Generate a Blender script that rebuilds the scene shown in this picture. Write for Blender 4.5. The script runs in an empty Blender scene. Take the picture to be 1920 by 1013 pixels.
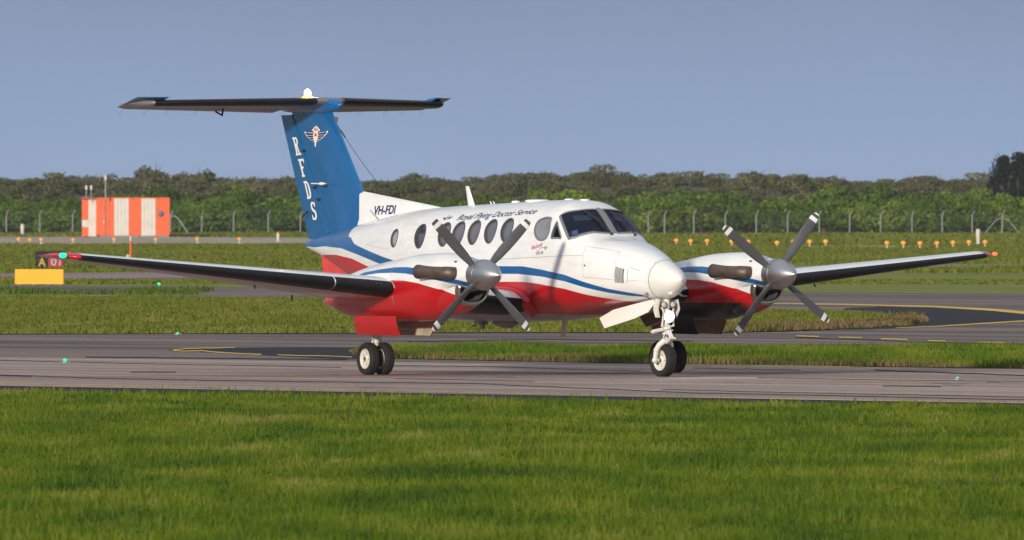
import bpy, bmesh, math, random
import numpy as np
from mathutils import Vector, Matrix
R = math.radians
PI = math.pi
sc = bpy.context.scene
col = sc.collection
random.seed(7)
rng = np.random.default_rng(7)

# ------------------------------------------------------------------ camera
CAM_H = 2.595
FPX = 26620.0
PITCH = math.atan((506.5 - 391.0) / FPX)
cd = bpy.data.cameras.new('camera')
cam = bpy.data.objects.new('camera', cd)
col.objects.link(cam)
cam.location = (0, 0, CAM_H)
cam.rotation_euler = (PI / 2 - PITCH, 0, 0)
cd.sensor_width = 36.0
cd.lens = FPX / 1920 * 36.0
cd.clip_start = 1.0
cd.clip_end = 20000
cd.dof.use_dof = True
cd.dof.focus_distance = 219.0
cd.dof.aperture_fstop = 14.0
sc.camera = cam

# ------------------------------------------------------------------ light
HEAD = R(29)                      # aircraft heading
SUN_EL = R(14.5)
SUN_AZ = math.atan2(-0.41, -0.91)     # x, y of the direction towards the sun
w = bpy.data.worlds.new('World')
sc.world = w
w.use_nodes = True
nt = w.node_tree
bg = nt.nodes['Background']
sky = nt.nodes.new('ShaderNodeTexSky')
sky.sky_type = 'NISHITA'
sky.sun_disc = False
sky.sun_elevation = SUN_EL
sky.sun_rotation = SUN_AZ
sky.air_density = 1.3
sky.dust_density = 0.6
sky.ozone_density = 2.0
# a storm-blue overcast veil mixed over the clear sky, same everywhere round the horizon
geo = nt.nodes.new('ShaderNodeTexCoord')
sep = nt.nodes.new('ShaderNodeSeparateXYZ')
nt.links.new(geo.outputs['Generated'], sep.inputs[0])
ramp = nt.nodes.new('ShaderNodeValToRGB')
ramp.color_ramp.elements[0].position = 0.0
ramp.color_ramp.elements[0].color = (2.40, 3.55, 5.75, 1)
ramp.color_ramp.elements[1].position = 0.016
ramp.color_ramp.elements[1].color = (1.45, 2.30, 3.98, 1)
e = ramp.color_ramp.elements.new(0.25)
e.color = (3.0, 3.5, 4.3, 1)
e = ramp.color_ramp.elements.new(1.0)
e.color = (4.6, 4.9, 5.4, 1)
nt.links.new(sep.outputs['Z'], ramp.inputs[0])
cn = nt.nodes.new('ShaderNodeTexNoise')
cn.inputs['Scale'].default_value = 22
cn.inputs['Detail'].default_value = 3
nt.links.new(geo.outputs['Generated'], cn.inputs['Vector'])
cm = nt.nodes.new('ShaderNodeMapRange')
cm.inputs[1].default_value = 0.3
cm.inputs[2].default_value = 0.7
cm.inputs[3].default_value = 0.955
cm.inputs[4].default_value = 1.045
nt.links.new(cn.outputs[0], cm.inputs[0])
sca = nt.nodes.new('ShaderNodeVectorMath')
sca.operation = 'SCALE'
nt.links.new(ramp.outputs[0], sca.inputs[0])
nt.links.new(cm.outputs[0], sca.inputs['Scale'])
mix = nt.nodes.new('ShaderNodeMix')
mix.data_type = 'RGBA'
mix.inputs[0].default_value = 0.88
nt.links.new(sky.outputs[0], mix.inputs[6])
nt.links.new(sca.outputs[0], mix.inputs[7])
nt.links.new(mix.outputs[2], bg.inputs[0])
bg.inputs[1].default_value = 0.102
sd = bpy.data.lights.new('sun', 'SUN')
sun = bpy.data.objects.new('sun', sd)
col.objects.link(sun)
sd.energy = 3.4
sd.angle = R(4.0)
sd.color = (1.0, 0.90, 0.77)
sv = Vector((math.sin(SUN_AZ) * math.cos(SUN_EL), math.cos(SUN_AZ) * math.cos(SUN_EL), math.sin(SUN_EL)))
sun.rotation_euler = sv.to_track_quat('Z', 'Y').to_euler()
sun.location = (-20, 100, 60)
vs = sc.view_settings
vs.view_transform = 'Standard'
vs.look = 'None'
vs.exposure = 0.22
vs.gamma = 1.0
vs.use_curve_mapping = False
sc.render.engine = 'CYCLES'

# ------------------------------------------------------------------ helpers
def tag(o, label=None, cat=None, group=None, kind=None):
    if label: o['label'] = label
    if cat: o['category'] = cat
    if group: o['group'] = group
    if kind: o['kind'] = kind
    return o

def empty(name, loc=(0, 0, 0), rz=0.0):
    o = bpy.data.objects.new(name, None)
    o.empty_display_size = 0.3
    o.location = loc
    o.rotation_euler = (0, 0, rz)
    col.objects.link(o)
    return o

def mk(name, verts, faces, mats, parent=None, smooth=True, mi=None, loc=None, rot=None):
    me = bpy.data.meshes.new(name)
    me.from_pydata([tuple(map(float, v)) for v in verts], [], [tuple(int(i) for i in f) for f in faces])
    if not isinstance(mats, (list, tuple)): mats = [mats]
    for m in mats: me.materials.append(m)
    if mi is not None: me.polygons.foreach_set('material_index', mi)
    me.polygons.foreach_set('use_smooth', [smooth] * len(me.polygons))
    me.update()
    o = bpy.data.objects.new(name, me)
    col.objects.link(o)
    if parent: o.parent = parent
    if loc: o.location = loc
    if rot: o.rotation_euler = rot
    return o

class MB:
    """collects shapes into one mesh"""
    def __init__(s): s.v = []; s.f = []; s.m = []
    def add(s, V, Fc, m=0):
        n = len(s.v)
        s.v += [tuple(v) for v in V]
        s.f += [tuple(i + n for i in f) for f in Fc]
        s.m += [m] * len(Fc)
    def box(s, c, d, rz=0, m=0, bev=0.0):
        cx, cy, cz = c; a, b, h = d[0] / 2, d[1] / 2, d[2] / 2
        k = min(bev, a * .9, b * .9)
        V = []
        if k > 0:
            prof = [(-a + k, -b), (a - k, -b), (a, -b + k), (a, b - k), (a - k, b), (-a + k, b), (-a, b - k), (-a, -b + k)]
        else:
            prof = [(-a, -b), (a, -b), (a, b), (-a, b)]
        cr, sr = math.cos(rz), math.sin(rz)
        for z in (-h, h):
            for x, y in prof: V.append((cx + x * cr - y * sr, cy + x * sr + y * cr, cz + z))
        n = len(prof)
        Fc = [tuple(range(n))[::-1], tuple(range(n, 2 * n))] + [(i, (i + 1) % n, n + (i + 1) % n, n + i) for i in range(n)]
        s.add(V, Fc, m); return s
    def tube(s, pts, r, n=10, m=0, cap=True, sq=1.0):
        pts = [Vector(p) for p in pts]
        rs = r if isinstance(r, (list, tuple)) else [r] * len(pts)
        rings = []
        up = None
        for i, p in enumerate(pts):
            d = (pts[min(i + 1, len(pts) - 1)] - pts[max(i - 1, 0)]).normalized()
            if up is None:
                up = Vector((0, 0, 1)) if abs(d.z) < 0.9 else Vector((1, 0, 0))
            u = (up - d * up.dot(d)).normalized(); v = d.cross(u); up = u
            rings.append([p + (u * math.cos(a) + v * math.sin(a) * sq) * rs[i] for a in [2 * PI * k / n for k in range(n)]])
        V = [q for rr in rings for q in rr]
        Fc = []
        for i in range(len(rings) - 1):
            for k in range(n):
                Fc.append((i * n + k, i * n + (k + 1) % n, (i + 1) * n + (k + 1) % n, (i + 1) * n + k))
        if cap: Fc += [tuple(range(n))[::-1], tuple(range((len(rings) - 1) * n, len(rings) * n))]
        s.add(V, Fc, m); return s
    def loft(s, rings, m=0, cap=(True, True), closed=True):
        n = len(rings[0]); V = [q for r in rings for q in r]; Fc = []
        for i in range(len(rings) - 1):
            for k in range(n if closed else n - 1):
                Fc.append((i * n + k, i * n + (k + 1) % n, (i + 1) * n + (k + 1) % n, (i + 1) * n + k))
        if cap[0]: Fc.append(tuple(range(n))[::-1])
        if cap[1]: Fc.append(tuple(range((len(rings) - 1) * n, len(rings) * n)))
        s.add(V, Fc, m); return s
    def lathe(s, prof, axis='x', n=32, c=(0, 0, 0), m=0, cap=(True, True)):
        """prof: (along, radius)"""
        rings = []
        for a, r in prof:
            ring = []
            for k in range(n):
                t = 2 * PI * k / n
                p = (a, r * math.cos(t), r * math.sin(t)) if axis == 'x' else ((r * math.cos(t), a, r * math.sin(t)) if axis == 'y' else (r * math.cos(t), r * math.sin(t), a))
                ring.append((p[0] + c[0], p[1] + c[1], p[2] + c[2]))
            rings.append(ring)
        s.loft(rings, m, cap); return s
    def sphere(s, c, r, n=12, m=0, sc_=(1, 1, 1)):
        prof = [(-math.cos(PI * k / n), max(1e-4, math.sin(PI * k / n))) for k in range(n + 1)]
        rings = []
        for a, q in prof:
            rings.append([(c[0] + r * sc_[0] * q * math.cos(2 * PI * k / (2 * n)), c[1] + r * sc_[1] * q * math.sin(2 * PI * k / (2 * n)), c[2] + r * sc_[2] * a) for k in range(2 * n)])
        s.loft(rings, m); return s
    def build(s, name, mats, parent=None, smooth=True, loc=None, rot=None, auto=True):
        o = mk(name, s.v, s.f, mats, parent, smooth, s.m, loc, rot)
        bm = bmesh.new(); bm.from_mesh(o.data)
        bmesh.ops.recalc_face_normals(bm, faces=bm.faces)
        if smooth and auto:
            for ed in bm.edges:
                if len(ed.link_faces) == 2 and ed.calc_face_angle(0) > R(38): ed.smooth = False
        bm.to_mesh(o.data); bm.free()
        return o

# ------------------------------------------------------------------ materials
def pbr(name, c, rough=0.5, metal=0.0, coat=0.0, noise=0.0, nscale=4.0, bump=0.0, emit=None, es=0.0, spec=0.5, aniso=None):
    m = bpy.data.materials.new(name); m.use_nodes = True
    n = m.node_tree; b = n.nodes['Principled BSDF']
    b.inputs['Base Color'].default_value = (*c, 1)
    b.inputs['Roughness'].default_value = rough
    b.inputs['Metallic'].default_value = metal
    b.inputs['Coat Weight'].default_value = coat
    b.inputs['Coat Roughness'].default_value = 0.06
    b.inputs['Specular IOR Level'].default_value = spec
    if emit:
        b.inputs['Emission Color'].default_value = (*emit, 1)
        b.inputs['Emission Strength'].default_value = es
    if noise > 0 or bump > 0:
        tc = n.nodes.new('ShaderNodeTexCoord')
        t = n.nodes.new('ShaderNodeTexNoise'); t.inputs['Scale'].default_value = nscale; t.inputs['Detail'].default_value = 6
        n.links.new(tc.outputs['Object'], t.inputs['Vector'])
        if noise > 0:
            mr = n.nodes.new('ShaderNodeMapRange')
            mr.inputs[1].default_value = 0.3; mr.inputs[2].default_value = 0.7
            mr.inputs[3].default_value = 1 - noise; mr.inputs[4].default_value = 1 + noise * .6
            n.links.new(t.outputs[0], mr.inputs[0])
            vm = n.nodes.new('ShaderNodeVectorMath'); vm.operation = 'SCALE'
            vm.inputs[0].default_value = c
            n.links.new(mr.outputs[0], vm.inputs['Scale'])
            n.links.new(vm.outputs[0], b.inputs['Base Color'])
            m2 = n.nodes.new('ShaderNodeMapRange')
            m2.inputs[3].default_value = max(0, rough - .08); m2.inputs[4].default_value = min(1, rough + .12)
            n.links.new(t.outputs[0], m2.inputs[0]); n.links.new(m2.outputs[0], b.inputs['Roughness'])
        if bump > 0:
            bp = n.nodes.new('ShaderNodeBump'); bp.inputs['Distance'].default_value = bump; bp.inputs['Strength'].default_value = 0.6
            n.links.new(t.outputs[0], bp.inputs['Height']); n.links.new(bp.outputs[0], b.inputs['Normal'])
    return m

WHITE = (0.80, 0.80, 0.79)
RED = (0.50, 0.004, 0.008)
BLUE = (0.003, 0.10, 0.30)
M = {}
M['white'] = pbr('white_paint', WHITE, .28, 0, .5, .05, 3)
M['red'] = pbr('red_paint', RED, .3, 0, .5, .10, 3)
M['blue'] = pbr('blue_paint', BLUE, .25, 0, .7, .06, 3)
M['navy'] = pbr('navy_lettering', (0.012, 0.018, 0.14), .4)
M['decal_red'] = pbr('red_lettering', (0.55, 0.03, 0.03), .4)
M['decal_grey'] = pbr('grey_lettering', (0.16, 0.15, 0.16), .5)
M['cream'] = pbr('cream_lettering', (0.82, 0.80, 0.74), .4)
M['line'] = pbr('panel_gap', (0.30, 0.29, 0.28), .7)
M['boot'] = pbr('black_rubber_boot', (0.008, 0.008, 0.010), .42, 0, .0, .3, 6, 0.0015, spec=.3)
M['tyre'] = pbr('tyre_rubber', (0.014, 0.014, 0.014), .75, 0, 0, .25, 14, 0.002)
M['rim'] = pbr('cream_wheel_paint', (0.66, 0.63, 0.54), .45, 0, .1, .15, 20)
M['gear'] = pbr('white_gear_paint', (0.68, 0.66, 0.60), .42, 0, .1, .22, 18)
M['steel'] = pbr('oiled_steel', (0.45, 0.44, 0.42), .3, 1, 0, .2, 20)
M['chrome'] = pbr('polished_spinner', (0.56, 0.55, 0.55), .33, 1, 0, .08, 5)
M['exhaust'] = pbr('heat_tinted_exhaust', (0.13, 0.095, 0.075), .5, .45, 0, .3, 9, .002)
M['lip'] = pbr('bare_metal_lip', (0.52, 0.49, 0.42), .3, 1, 0, .15, 10)
M['dark'] = pbr('dark_void', (0.012, 0.012, 0.012), .8)
M['duct'] = pbr('sooty_duct', (0.09, 0.085, 0.08), .6, .3, 0, .3, 8)
M['doorin'] = pbr('door_inner_primer', (0.46, 0.39, 0.27), .55, 0, 0, .3, 5)
M['rubber'] = pbr('seal_rubber', (0.02, 0.02, 0.02), .6)
M['seal'] = pbr('window_seal_grey', (0.07, 0.07, 0.075), .5)
M['trim'] = pbr('window_surround_metal', (0.30, 0.30, 0.31), .42, .6)
M['blade'] = pbr('propeller_blade_grey', (0.10, 0.10, 0.105), .38, .3, 0, .12, 8)
M['tipw'] = pbr('propeller_tip_white', (0.72, 0.72, 0.68), .45)

def float_curve(n, pts, x0, x1, y0, y1, src):
    mr = n.nodes.new('ShaderNodeMapRange'); mr.inputs[1].default_value = x0; mr.inputs[2].default_value = x1
    n.links.new(src, mr.inputs[0])
    fc = n.nodes.new('ShaderNodeFloatCurve')
    c = fc.mapping.curves[0]
    P = [((x - x0) / (x1 - x0), (y - y0) / (y1 - y0)) for x, y in pts]
    P = [(min(1, max(0, a)), min(1, max(0, b))) for a, b in P]
    c.points[0].location = P[0]; c.points[1].location = P[-1]
    for p in P[1:-1]: c.points.new(*p)
    for p in c.points: p.handle_type = 'VECTOR'
    fc.mapping.update()
    n.links.new(mr.outputs[0], fc.inputs['Value'])
    m2 = n.nodes.new('ShaderNodeMapRange'); m2.inputs[3].default_value = y0; m2.inputs[4].default_value = y1
    n.links.new(fc.outputs[0], m2.inputs[0])
    return m2.outputs[0]

def livery(name, up, lo, red, belly=None, xr=(-7.6, 5.4), zr=(0.6, 3.0), inner=None, black=None):
    """white / blue stripe / white / red, split by curves z(X) of the painted edges"""
    m = bpy.data.materials.new(name); m.use_nodes = True
    n = m.node_tree; b = n.nodes['Principled BSDF']
    tc = n.nodes.new('ShaderNodeTexCoord'); sp = n.nodes.new('ShaderNodeSeparateXYZ')
    n.links.new(tc.outputs['Object'], sp.inputs[0])
    X = sp.outputs[0]; Z = sp.outputs[2]
    def below(curve):
        zb = float_curve(n, curve, xr[0], xr[1], zr[0], zr[1], X)
        s = n.nodes.new('ShaderNodeMath'); s.operation = 'SUBTRACT'
        n.links.new(zb, s.inputs[0]); n.links.new(Z, s.inputs[1])
        k = n.nodes.new('ShaderNodeMath'); k.operation = 'MULTIPLY_ADD'; k.use_clamp = True
        k.inputs[1].default_value = 160; k.inputs[2].default_value = .5
        n.links.new(s.outputs[0], k.inputs[0]); return k.outputs[0]
    def rgb(c):
        q = n.nodes.new('ShaderNodeRGB'); q.outputs[0].default_value = (*c, 1); return q.outputs[0]
    def mx(f, a, c):
        q = n.nodes.new('ShaderNodeMix'); q.data_type = 'RGBA'
        n.links.new(f, q.inputs[0]); n.links.new(a, q.inputs[6]); n.links.new(c, q.inputs[7]); return q.outputs[2]
    W = rgb(WHITE)
    c = mx(below(up), W, rgb(BLUE))
    c = mx(below(lo), c, W)
    c = mx(below(red), c, rgb(RED))
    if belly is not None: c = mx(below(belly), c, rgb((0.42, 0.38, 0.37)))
    if black:  # black over the lower inboard side, fading out at the front
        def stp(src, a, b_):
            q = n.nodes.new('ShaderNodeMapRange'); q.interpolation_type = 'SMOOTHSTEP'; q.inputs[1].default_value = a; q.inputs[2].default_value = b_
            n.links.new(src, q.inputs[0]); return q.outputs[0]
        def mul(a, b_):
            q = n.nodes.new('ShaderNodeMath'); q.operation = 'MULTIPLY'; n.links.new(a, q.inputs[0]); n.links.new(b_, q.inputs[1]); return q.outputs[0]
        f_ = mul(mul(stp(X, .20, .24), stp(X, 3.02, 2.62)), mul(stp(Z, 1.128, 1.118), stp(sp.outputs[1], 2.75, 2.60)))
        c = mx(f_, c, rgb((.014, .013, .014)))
    # streaky grime and uneven gloss
    mp = n.nodes.new('ShaderNodeMapping'); mp.inputs['Scale'].default_value = (1.0, 2.5, 5.0)
    n.links.new(tc.outputs['Object'], mp.inputs[0])
    t = n.nodes.new('ShaderNodeTexNoise'); t.inputs['Scale'].default_value = 2.2; t.inputs['Detail'].default_value = 7
    n.links.new(mp.outputs[0], t.inputs['Vector'])
    mr = n.nodes.new('ShaderNodeMapRange'); mr.inputs[1].default_value = .35; mr.inputs[2].default_value = .75
    mr.inputs[3].default_value = 1.0; mr.inputs[4].default_value = .86
    n.links.new(t.outputs[0], mr.inputs[0])
    vm = n.nodes.new('ShaderNodeVectorMath'); vm.operation = 'SCALE'
    n.links.new(c, vm.inputs[0]); n.links.new(mr.outputs[0], vm.inputs['Scale'])
    out = vm.outputs[0]
    if inner:
        gm = n.nodes.new('ShaderNodeNewGeometry')
        out = mx(gm.outputs['Backfacing'], out, rgb(inner))
    n.links.new(out, b.inputs['Base Color'])
    r2 = n.nodes.new('ShaderNodeMapRange'); r2.inputs[3].default_value = .2; r2.inputs[4].default_value = .42
    n.links.new(t.outputs[0], r2.inputs[0]); n.links.new(r2.outputs[0], b.inputs['Roughness'])
    # faint oil-canning of the skin
    t2 = n.nodes.new('ShaderNodeTexNoise'); t2.inputs['Scale'].default_value = 2.3; t2.inputs['Detail'].default_value = 1
    n.links.new(tc.outputs['Object'], t2.inputs['Vector'])
    bp = n.nodes.new('ShaderNodeBump'); bp.inputs['Distance'].default_value = .012; bp.inputs['Strength'].default_value = .25
    n.links.new(t2.outputs[0], bp.inputs['Height']); n.links.new(bp.outputs[0], b.inputs['Normal'])
    b.inputs['Coat Weight'].default_value = .45; b.inputs['Coat Roughness'].default_value = .07
    return m

def glass(name, tint, transp, rough=0.03):
    m = bpy.data.materials.new(name); m.use_nodes = True
    n = m.node_tree; b = n.nodes['Principled BSDF']; out = n.nodes['Material Output']
    b.inputs['Base Color'].default_value = (tint[0] * .05, tint[1] * .06, tint[2] * .12, 1)
    b.inputs['Roughness'].default_value = rough
    b.inputs['Coat Weight'].default_value = 1; b.inputs['Coat Roughness'].default_value = .02
    tr = n.nodes.new('ShaderNodeBsdfTransparent'); tr.inputs[0].default_value = (*tint, 1)
    mxs = n.nodes.new('ShaderNodeMixShader'); mxs.inputs[0].default_value = transp
    n.links.new(b.outputs[0], mxs.inputs[1]); n.links.new(tr.outputs[0], mxs.inputs[2])
    n.links.new(mxs.outputs[0], out.inputs[0])
    return m
M['wsglass'] = glass('windshield_glass', (.34, .42, .62), .72)
M['sideglass'] = glass('side_window_glass', (.85, .85, .85), .72)
M['vent'] = glass('clear_vent_glass', (.95, .93, .9), .92)
M['lit_pane'] = pbr('lit_grey_cockpit_glass', (.20, .20, .215), .12, 0, 1.0, .3, 3.5)  # opaque grey pane; the lit interior behind is put into its colour
M['cabglass'] = pbr('blinded_cabin_window', (0.105, 0.10, 0.12), .10, 0, 1.0, .35, 3.2)
M['cabglass_pale'] = pbr('pale_rear_window', (0.36, 0.35, 0.34), .15, 0, 1.0, .12, 5)
M['cabglass_dark'] = pbr('dark_door_window', (0.045, 0.047, 0.06), .06, 0, 1.0, .2, 4)

def lamp(name, c, e):
    return pbr(name, tuple(min(1, x) for x in c), .3, emit=c, es=e)

# ------------------------------------------------------------------ AIRCRAFT
def interp(tab, x):
    tab = np.array(tab, float); xs = tab[:, 0]; ys = tab[:, 1]
    h = np.diff(xs); d = np.diff(ys) / h; m = np.zeros(len(xs))
    for i in range(1, len(xs) - 1):
        if d[i - 1] * d[i] > 0:
            w1 = 2 * h[i] + h[i - 1]; w2 = h[i] + 2 * h[i - 1]
            m[i] = (w1 + w2) / (w1 / d[i - 1] + w2 / d[i])
    m[0] = d[0]; m[-1] = d[-1]
    x = np.clip(x, xs[0], xs[-1]); i = np.clip(np.searchsorted(xs, x) - 1, 0, len(h) - 1)
    t = (x - xs[i]) / h[i]
    return (2*t**3-3*t*t+1)*ys[i]+(t**3-2*t*t+t)*h[i]*m[i]+(-2*t**3+3*t*t)*ys[i+1]+(t**3-t*t)*h[i]*m[i+1]

FUS = dict(
 ZT=[(-7.19,2.035),(-7.0,2.08),(-6.6,2.145),(-6,2.235),(-5.2,2.345),(-4.1,2.475),(-3,2.585),(-2,2.63),(-1,2.66),(.35,2.7),(1.3,2.725),(1.8,2.73),(2.04,2.712),(2.25,2.655),(2.45,2.57),(2.68,2.41),(2.9,2.23),(3.1,2.14),(3.4,2.10),(3.72,2.04),(4.1,1.95),(4.5,1.81),(4.7,1.73),(4.88,1.645),(4.98,1.57),(5.02,1.50)],
 ZB=[(-7.19,1.985),(-7.0,1.94),(-6.6,1.85),(-6,1.68),(-5.2,1.43),(-4.1,1.12),(-3,.92),(-2,.83),(-1,.81),(.35,.83),(1.3,.85),(2.04,.91),(2.9,1.04),(3.72,1.12),(4.1,1.15),(4.5,1.19),(4.7,1.24),(4.88,1.33),(4.98,1.42),(5.02,1.49)],
 WD=[(-7.19,.02),(-7.0,.08),(-6.6,.16),(-6,.27),(-5.2,.42),(-4.1,.58),(-3,.70),(-2,.75),(-1,.765),(1.3,.765),(1.9,.75),(2.5,.73),(3.0,.685),(3.5,.595),(4.0,.465),(4.5,.305),(4.7,.245),(4.88,.16),(4.98,.075),(5.02,.006)],
 ZC=[(-7.19,2.01),(-6,1.95),(-5.2,1.92),(-3,1.8),(-1,1.72),(1.3,1.72),(2.5,1.68),(3.5,1.58),(4.5,1.49),(5.02,1.495)],
 NN=[(-7.19,2),(-5,2.1),(-3,2.45),(1.6,2.5),(2.1,2.8),(2.6,3.0),(3.0,2.9),(3.5,2.5),(4.3,2.08),(5.02,2.0)], y0=0.0)
NAC = dict(
 ZT=[(-1.7,1.14),(-1.5,1.22),(-1.2,1.36),(-.86,1.52),(-.07,1.69),(.79,1.80),(1.65,1.89),(2.34,1.912),(2.85,1.875),(3.16,1.825),(3.32,1.795)],
 ZB=[(-1.7,1.10),(-1.5,1.08),(-1.12,1.0),(-.77,.92),(-.07,.86),(.79,.845),(1.65,.85),(2.34,.94),(2.55,1.12),(2.72,1.32),(2.95,1.36),(3.32,1.37)],
 WD=[(-1.7,.02),(-1.5,.09),(-1.2,.18),(-.8,.27),(0,.35),(.8,.385),(1.65,.39),(2.34,.365),(2.85,.305),(3.16,.25),(3.32,.222)],
 ZC=[(-1.7,1.12),(-.8,1.2),(.8,1.36),(2.0,1.45),(2.85,1.52),(3.32,1.585)],
 NN=[(-1.7,2),(0,2.3),(1.6,2.25),(3.0,2.05),(3.32,2.0)], y0=-2.615)

def spow(v, p): return np.sign(v) * np.abs(v) ** p
def surf(T, X, t, off=0.0):
    """point on a fuselage or nacelle skin; t = 0 at the crown, +pi/2 on the starboard side"""
    X = np.asarray(X, float); t = np.asarray(t, float)
    def P(X, t):
        zt = interp(T['ZT'], X); zb = interp(T['ZB'], X); w_ = interp(T['WD'], X); zc = interp(T['ZC'], X); n = interp(T['NN'], X)
        c = spow(np.cos(t), 2 / n); s = spow(np.sin(t), 2 / n)
        return np.stack([X + 0 * t, T['y0'] - w_ * s, np.where(c > 0, zc + (zt - zc) * c, zc + (zc - zb) * c)], -1)
    p = P(X, t)
    if np.all(np.asarray(off) == 0): return p
    e1 = P(X + .004, t) - P(X - .004, t); e2 = P(X, t + .006) - P(X, t - .006)
    nn = np.cross(e1, e2); nn /= (np.linalg.norm(nn, axis=-1, keepdims=True) + 1e-12)
    cen = np.stack([X, np.full_like(X, T['y0']), interp(T['ZC'], X)], -1)
    sg = np.sign(np.sum(nn * (p - cen), -1, keepdims=True))
    return p + nn * sg * off

def inpoly(px, py, poly):
    poly = np.asarray(poly); ins = np.zeros(np.shape(px), bool); j = len(poly) - 1
    for i in range(len(poly)):
        xi, yi = poly[i]; xj, yj = poly[j]
        c = ((yi > py) != (yj > py)) & (px < (xj - xi) * (py - yi) / (yj - yi + 1e-12) + xi)
        ins ^= c; j = i
    return ins

def smoothpoly(pts, per=6):
    """closed Catmull-Rom through pts"""
    P = np.array(pts, float); n = len(P); out = []
    for i in range(n):
        a, b, c, d = P[i - 1], P[i], P[(i + 1) % n], P[(i + 2) % n]
        for k in range(per):
            t = k / per
            out.append(.5 * ((2*b) + (c - a) * t + (2*a - 5*b + 4*c - d) * t*t + (3*b - a - 3*c + d) * t**3))
    return np.array(out)
def densify(pts, per=8):
    P = np.array(pts, float); out = []
    for i in range(len(P)):
        for k in range(per): out.append(P[i] + (P[(i + 1) % len(P)] - P[i]) * k / per)
    return np.array(out)

def conform(name, polys, mat, parent, f, du=0.06, dv=0.08, off=0.004, smooth=True, mesh2d=None):
    """flat shape in (u, v) cut into small cells and laid on a curved skin f(u, v, off)"""
    bm = bmesh.new()
    if mesh2d is not None:
        V, Fc = mesh2d
        vs_ = [bm.verts.new((a, b, 0)) for a, b in V]
        for q in Fc:
            try: bm.faces.new([vs_[i] for i in q])
            except ValueError: pass
    else:
        for poly in polys:
            vs_ = [bm.verts.new((a, b, 0)) for a, b in poly]
            bm.faces.new(vs_)
    xs = [v.co.x for v in bm.verts]; ys = [v.co.y for v in bm.verts]
    for lo_, hi_, st, ax in ((min(xs), max(xs), du, 0), (min(ys), max(ys), dv, 1)):
        k = math.ceil(lo_ / st)
        while k * st < hi_:
            co = [0, 0, 0]; co[ax] = k * st
            no = [0, 0, 0]; no[ax] = 1
            bmesh.ops.bisect_plane(bm, geom=bm.verts[:] + bm.edges[:] + bm.faces[:], plane_co=co, plane_no=no, dist=1e-5)
            k += 1
    bmesh.ops.triangulate(bm, faces=[q for q in bm.faces if len(q.verts) > 4])
    A_ = np.array([(v.co.x, v.co.y) for v in bm.verts])
    P = f(A_[:, 0], A_[:, 1], off)
    bm.verts.index_update()
    V = [tuple(p) for p in P]; Fc = [[v.index for v in q.verts] for q in bm.faces]
    bm.free()
    o = mk(name, V, Fc, mat, parent, smooth)
    return o

def ring_on(mb, poly, f, hw, hi, lo=-0.02, m=0, shift=0.0):
    """rectangular-section frame following a closed polygon lying on skin f"""
    P = f(poly[:, 0], poly[:, 1], 1e-9); Q = f(poly[:, 0], poly[:, 1], 0.01)
    N = (Q - P); N /= np.linalg.norm(N, axis=1, keepdims=True) + 1e-12
    Tn = np.roll(P, -1, 0) - np.roll(P, 1, 0); Tn /= np.linalg.norm(Tn, axis=1, keepdims=True) + 1e-12
    O = np.cross(Tn, N)
    C_ = P.mean(0)
    if np.mean(np.sum(O * (P - C_), 1)) < 0: O = -O
    rings = [P + O * (shift - hw) + N * lo, P + O * (shift - hw) + N * hi * .75, P + O * (shift - hw * .5) + N * hi, P + O * (shift + hw * .5) + N * hi, P + O * (shift + hw) + N * hi * .3, P + O * (shift + hw) + N * lo]
    n = len(P); V = [tuple(p) for r in rings for p in r]; Fc = []
    for a in range(len(rings)):
        b_ = (a + 1) % len(rings)
        for k in range(n): Fc.append((a * n + k, a * n + (k + 1) % n, b_ * n + (k + 1) % n, b_ * n + k))
    mb.add(V, Fc, m)

fus = lambda X, t, off=0.0: surf(FUS, X, t, off)
fz = lambda X, t: float(surf(FUS, np.array([X]), np.array([t]))[0, 2])

air = empty('propeller_aircraft', ((980 - 960) * 222 / FPX, 222, 0), HEAD - PI / 2)
tag(air, 'white, red and blue twin propeller air ambulance with T-tail on the taxiway', 'aircraft')
# local axes of the aircraft: X forward, Y to port, Z up

up_t = [(-4.87,1.093),(-4.61,1.334),(-3.99,1.489),(-3.3,1.567),(-2.79,1.59),(.52,1.582),(1.38,1.582),(1.94,1.6),(2.63,1.63),(3.18,1.76),(3.64,1.97),(4.06,2.165),(4.34,2.368)]
lo_t = [(-7.02,1.831),(-6.57,1.621),(-6.03,1.443),(-5.2,1.489),(-4.45,1.59),(-3.31,1.668),(.52,1.676),(1.2,1.676),(1.94,1.691),(2.63,1.74),(3.16,1.905),(3.61,2.13),(4.0,2.336),(4.3,2.476)]
rd_t = [(-6.25,2.119),(-5.48,1.746),(-4.71,1.715),(-4.01,1.769),(.49,1.80),(1.35,1.80),(1.83,1.823),(2.6,1.905),(3.1,2.13),(3.5,2.391),(3.83,2.686),(4.01,2.919)]
cv = lambda L, a=(), b=(): list(a) + [(x, fz(x, t)) for x, t in L] + list(b)
M['fus'] = livery('fuselage_livery',
    cv(up_t, [(-7.6, 2.99), (-5.13, 2.99), (-5.10, 2.33), (-5.06, 2.22), (-5.0, 2.14)], [(4.37, 1.22), (4.46, .7), (5.4, .7)]),
    cv(lo_t, [(-7.6, 1.9)], [(4.40, 1.17), (4.46, .7), (5.4, .7)]),
    cv(rd_t, [(-7.6, .7), (-6.9, 1.5)], [(4.1, .8), (5.4, .7)]),
    [(-7.6, .62), (-3.6, .62), (-2.6, .90), (-1.5, .93), (1.6, .955), (2.3, .95), (3.1, .95), (3.4, .62), (5.4, .62)], inner=(0.42, 0.40, 0.37))

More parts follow.
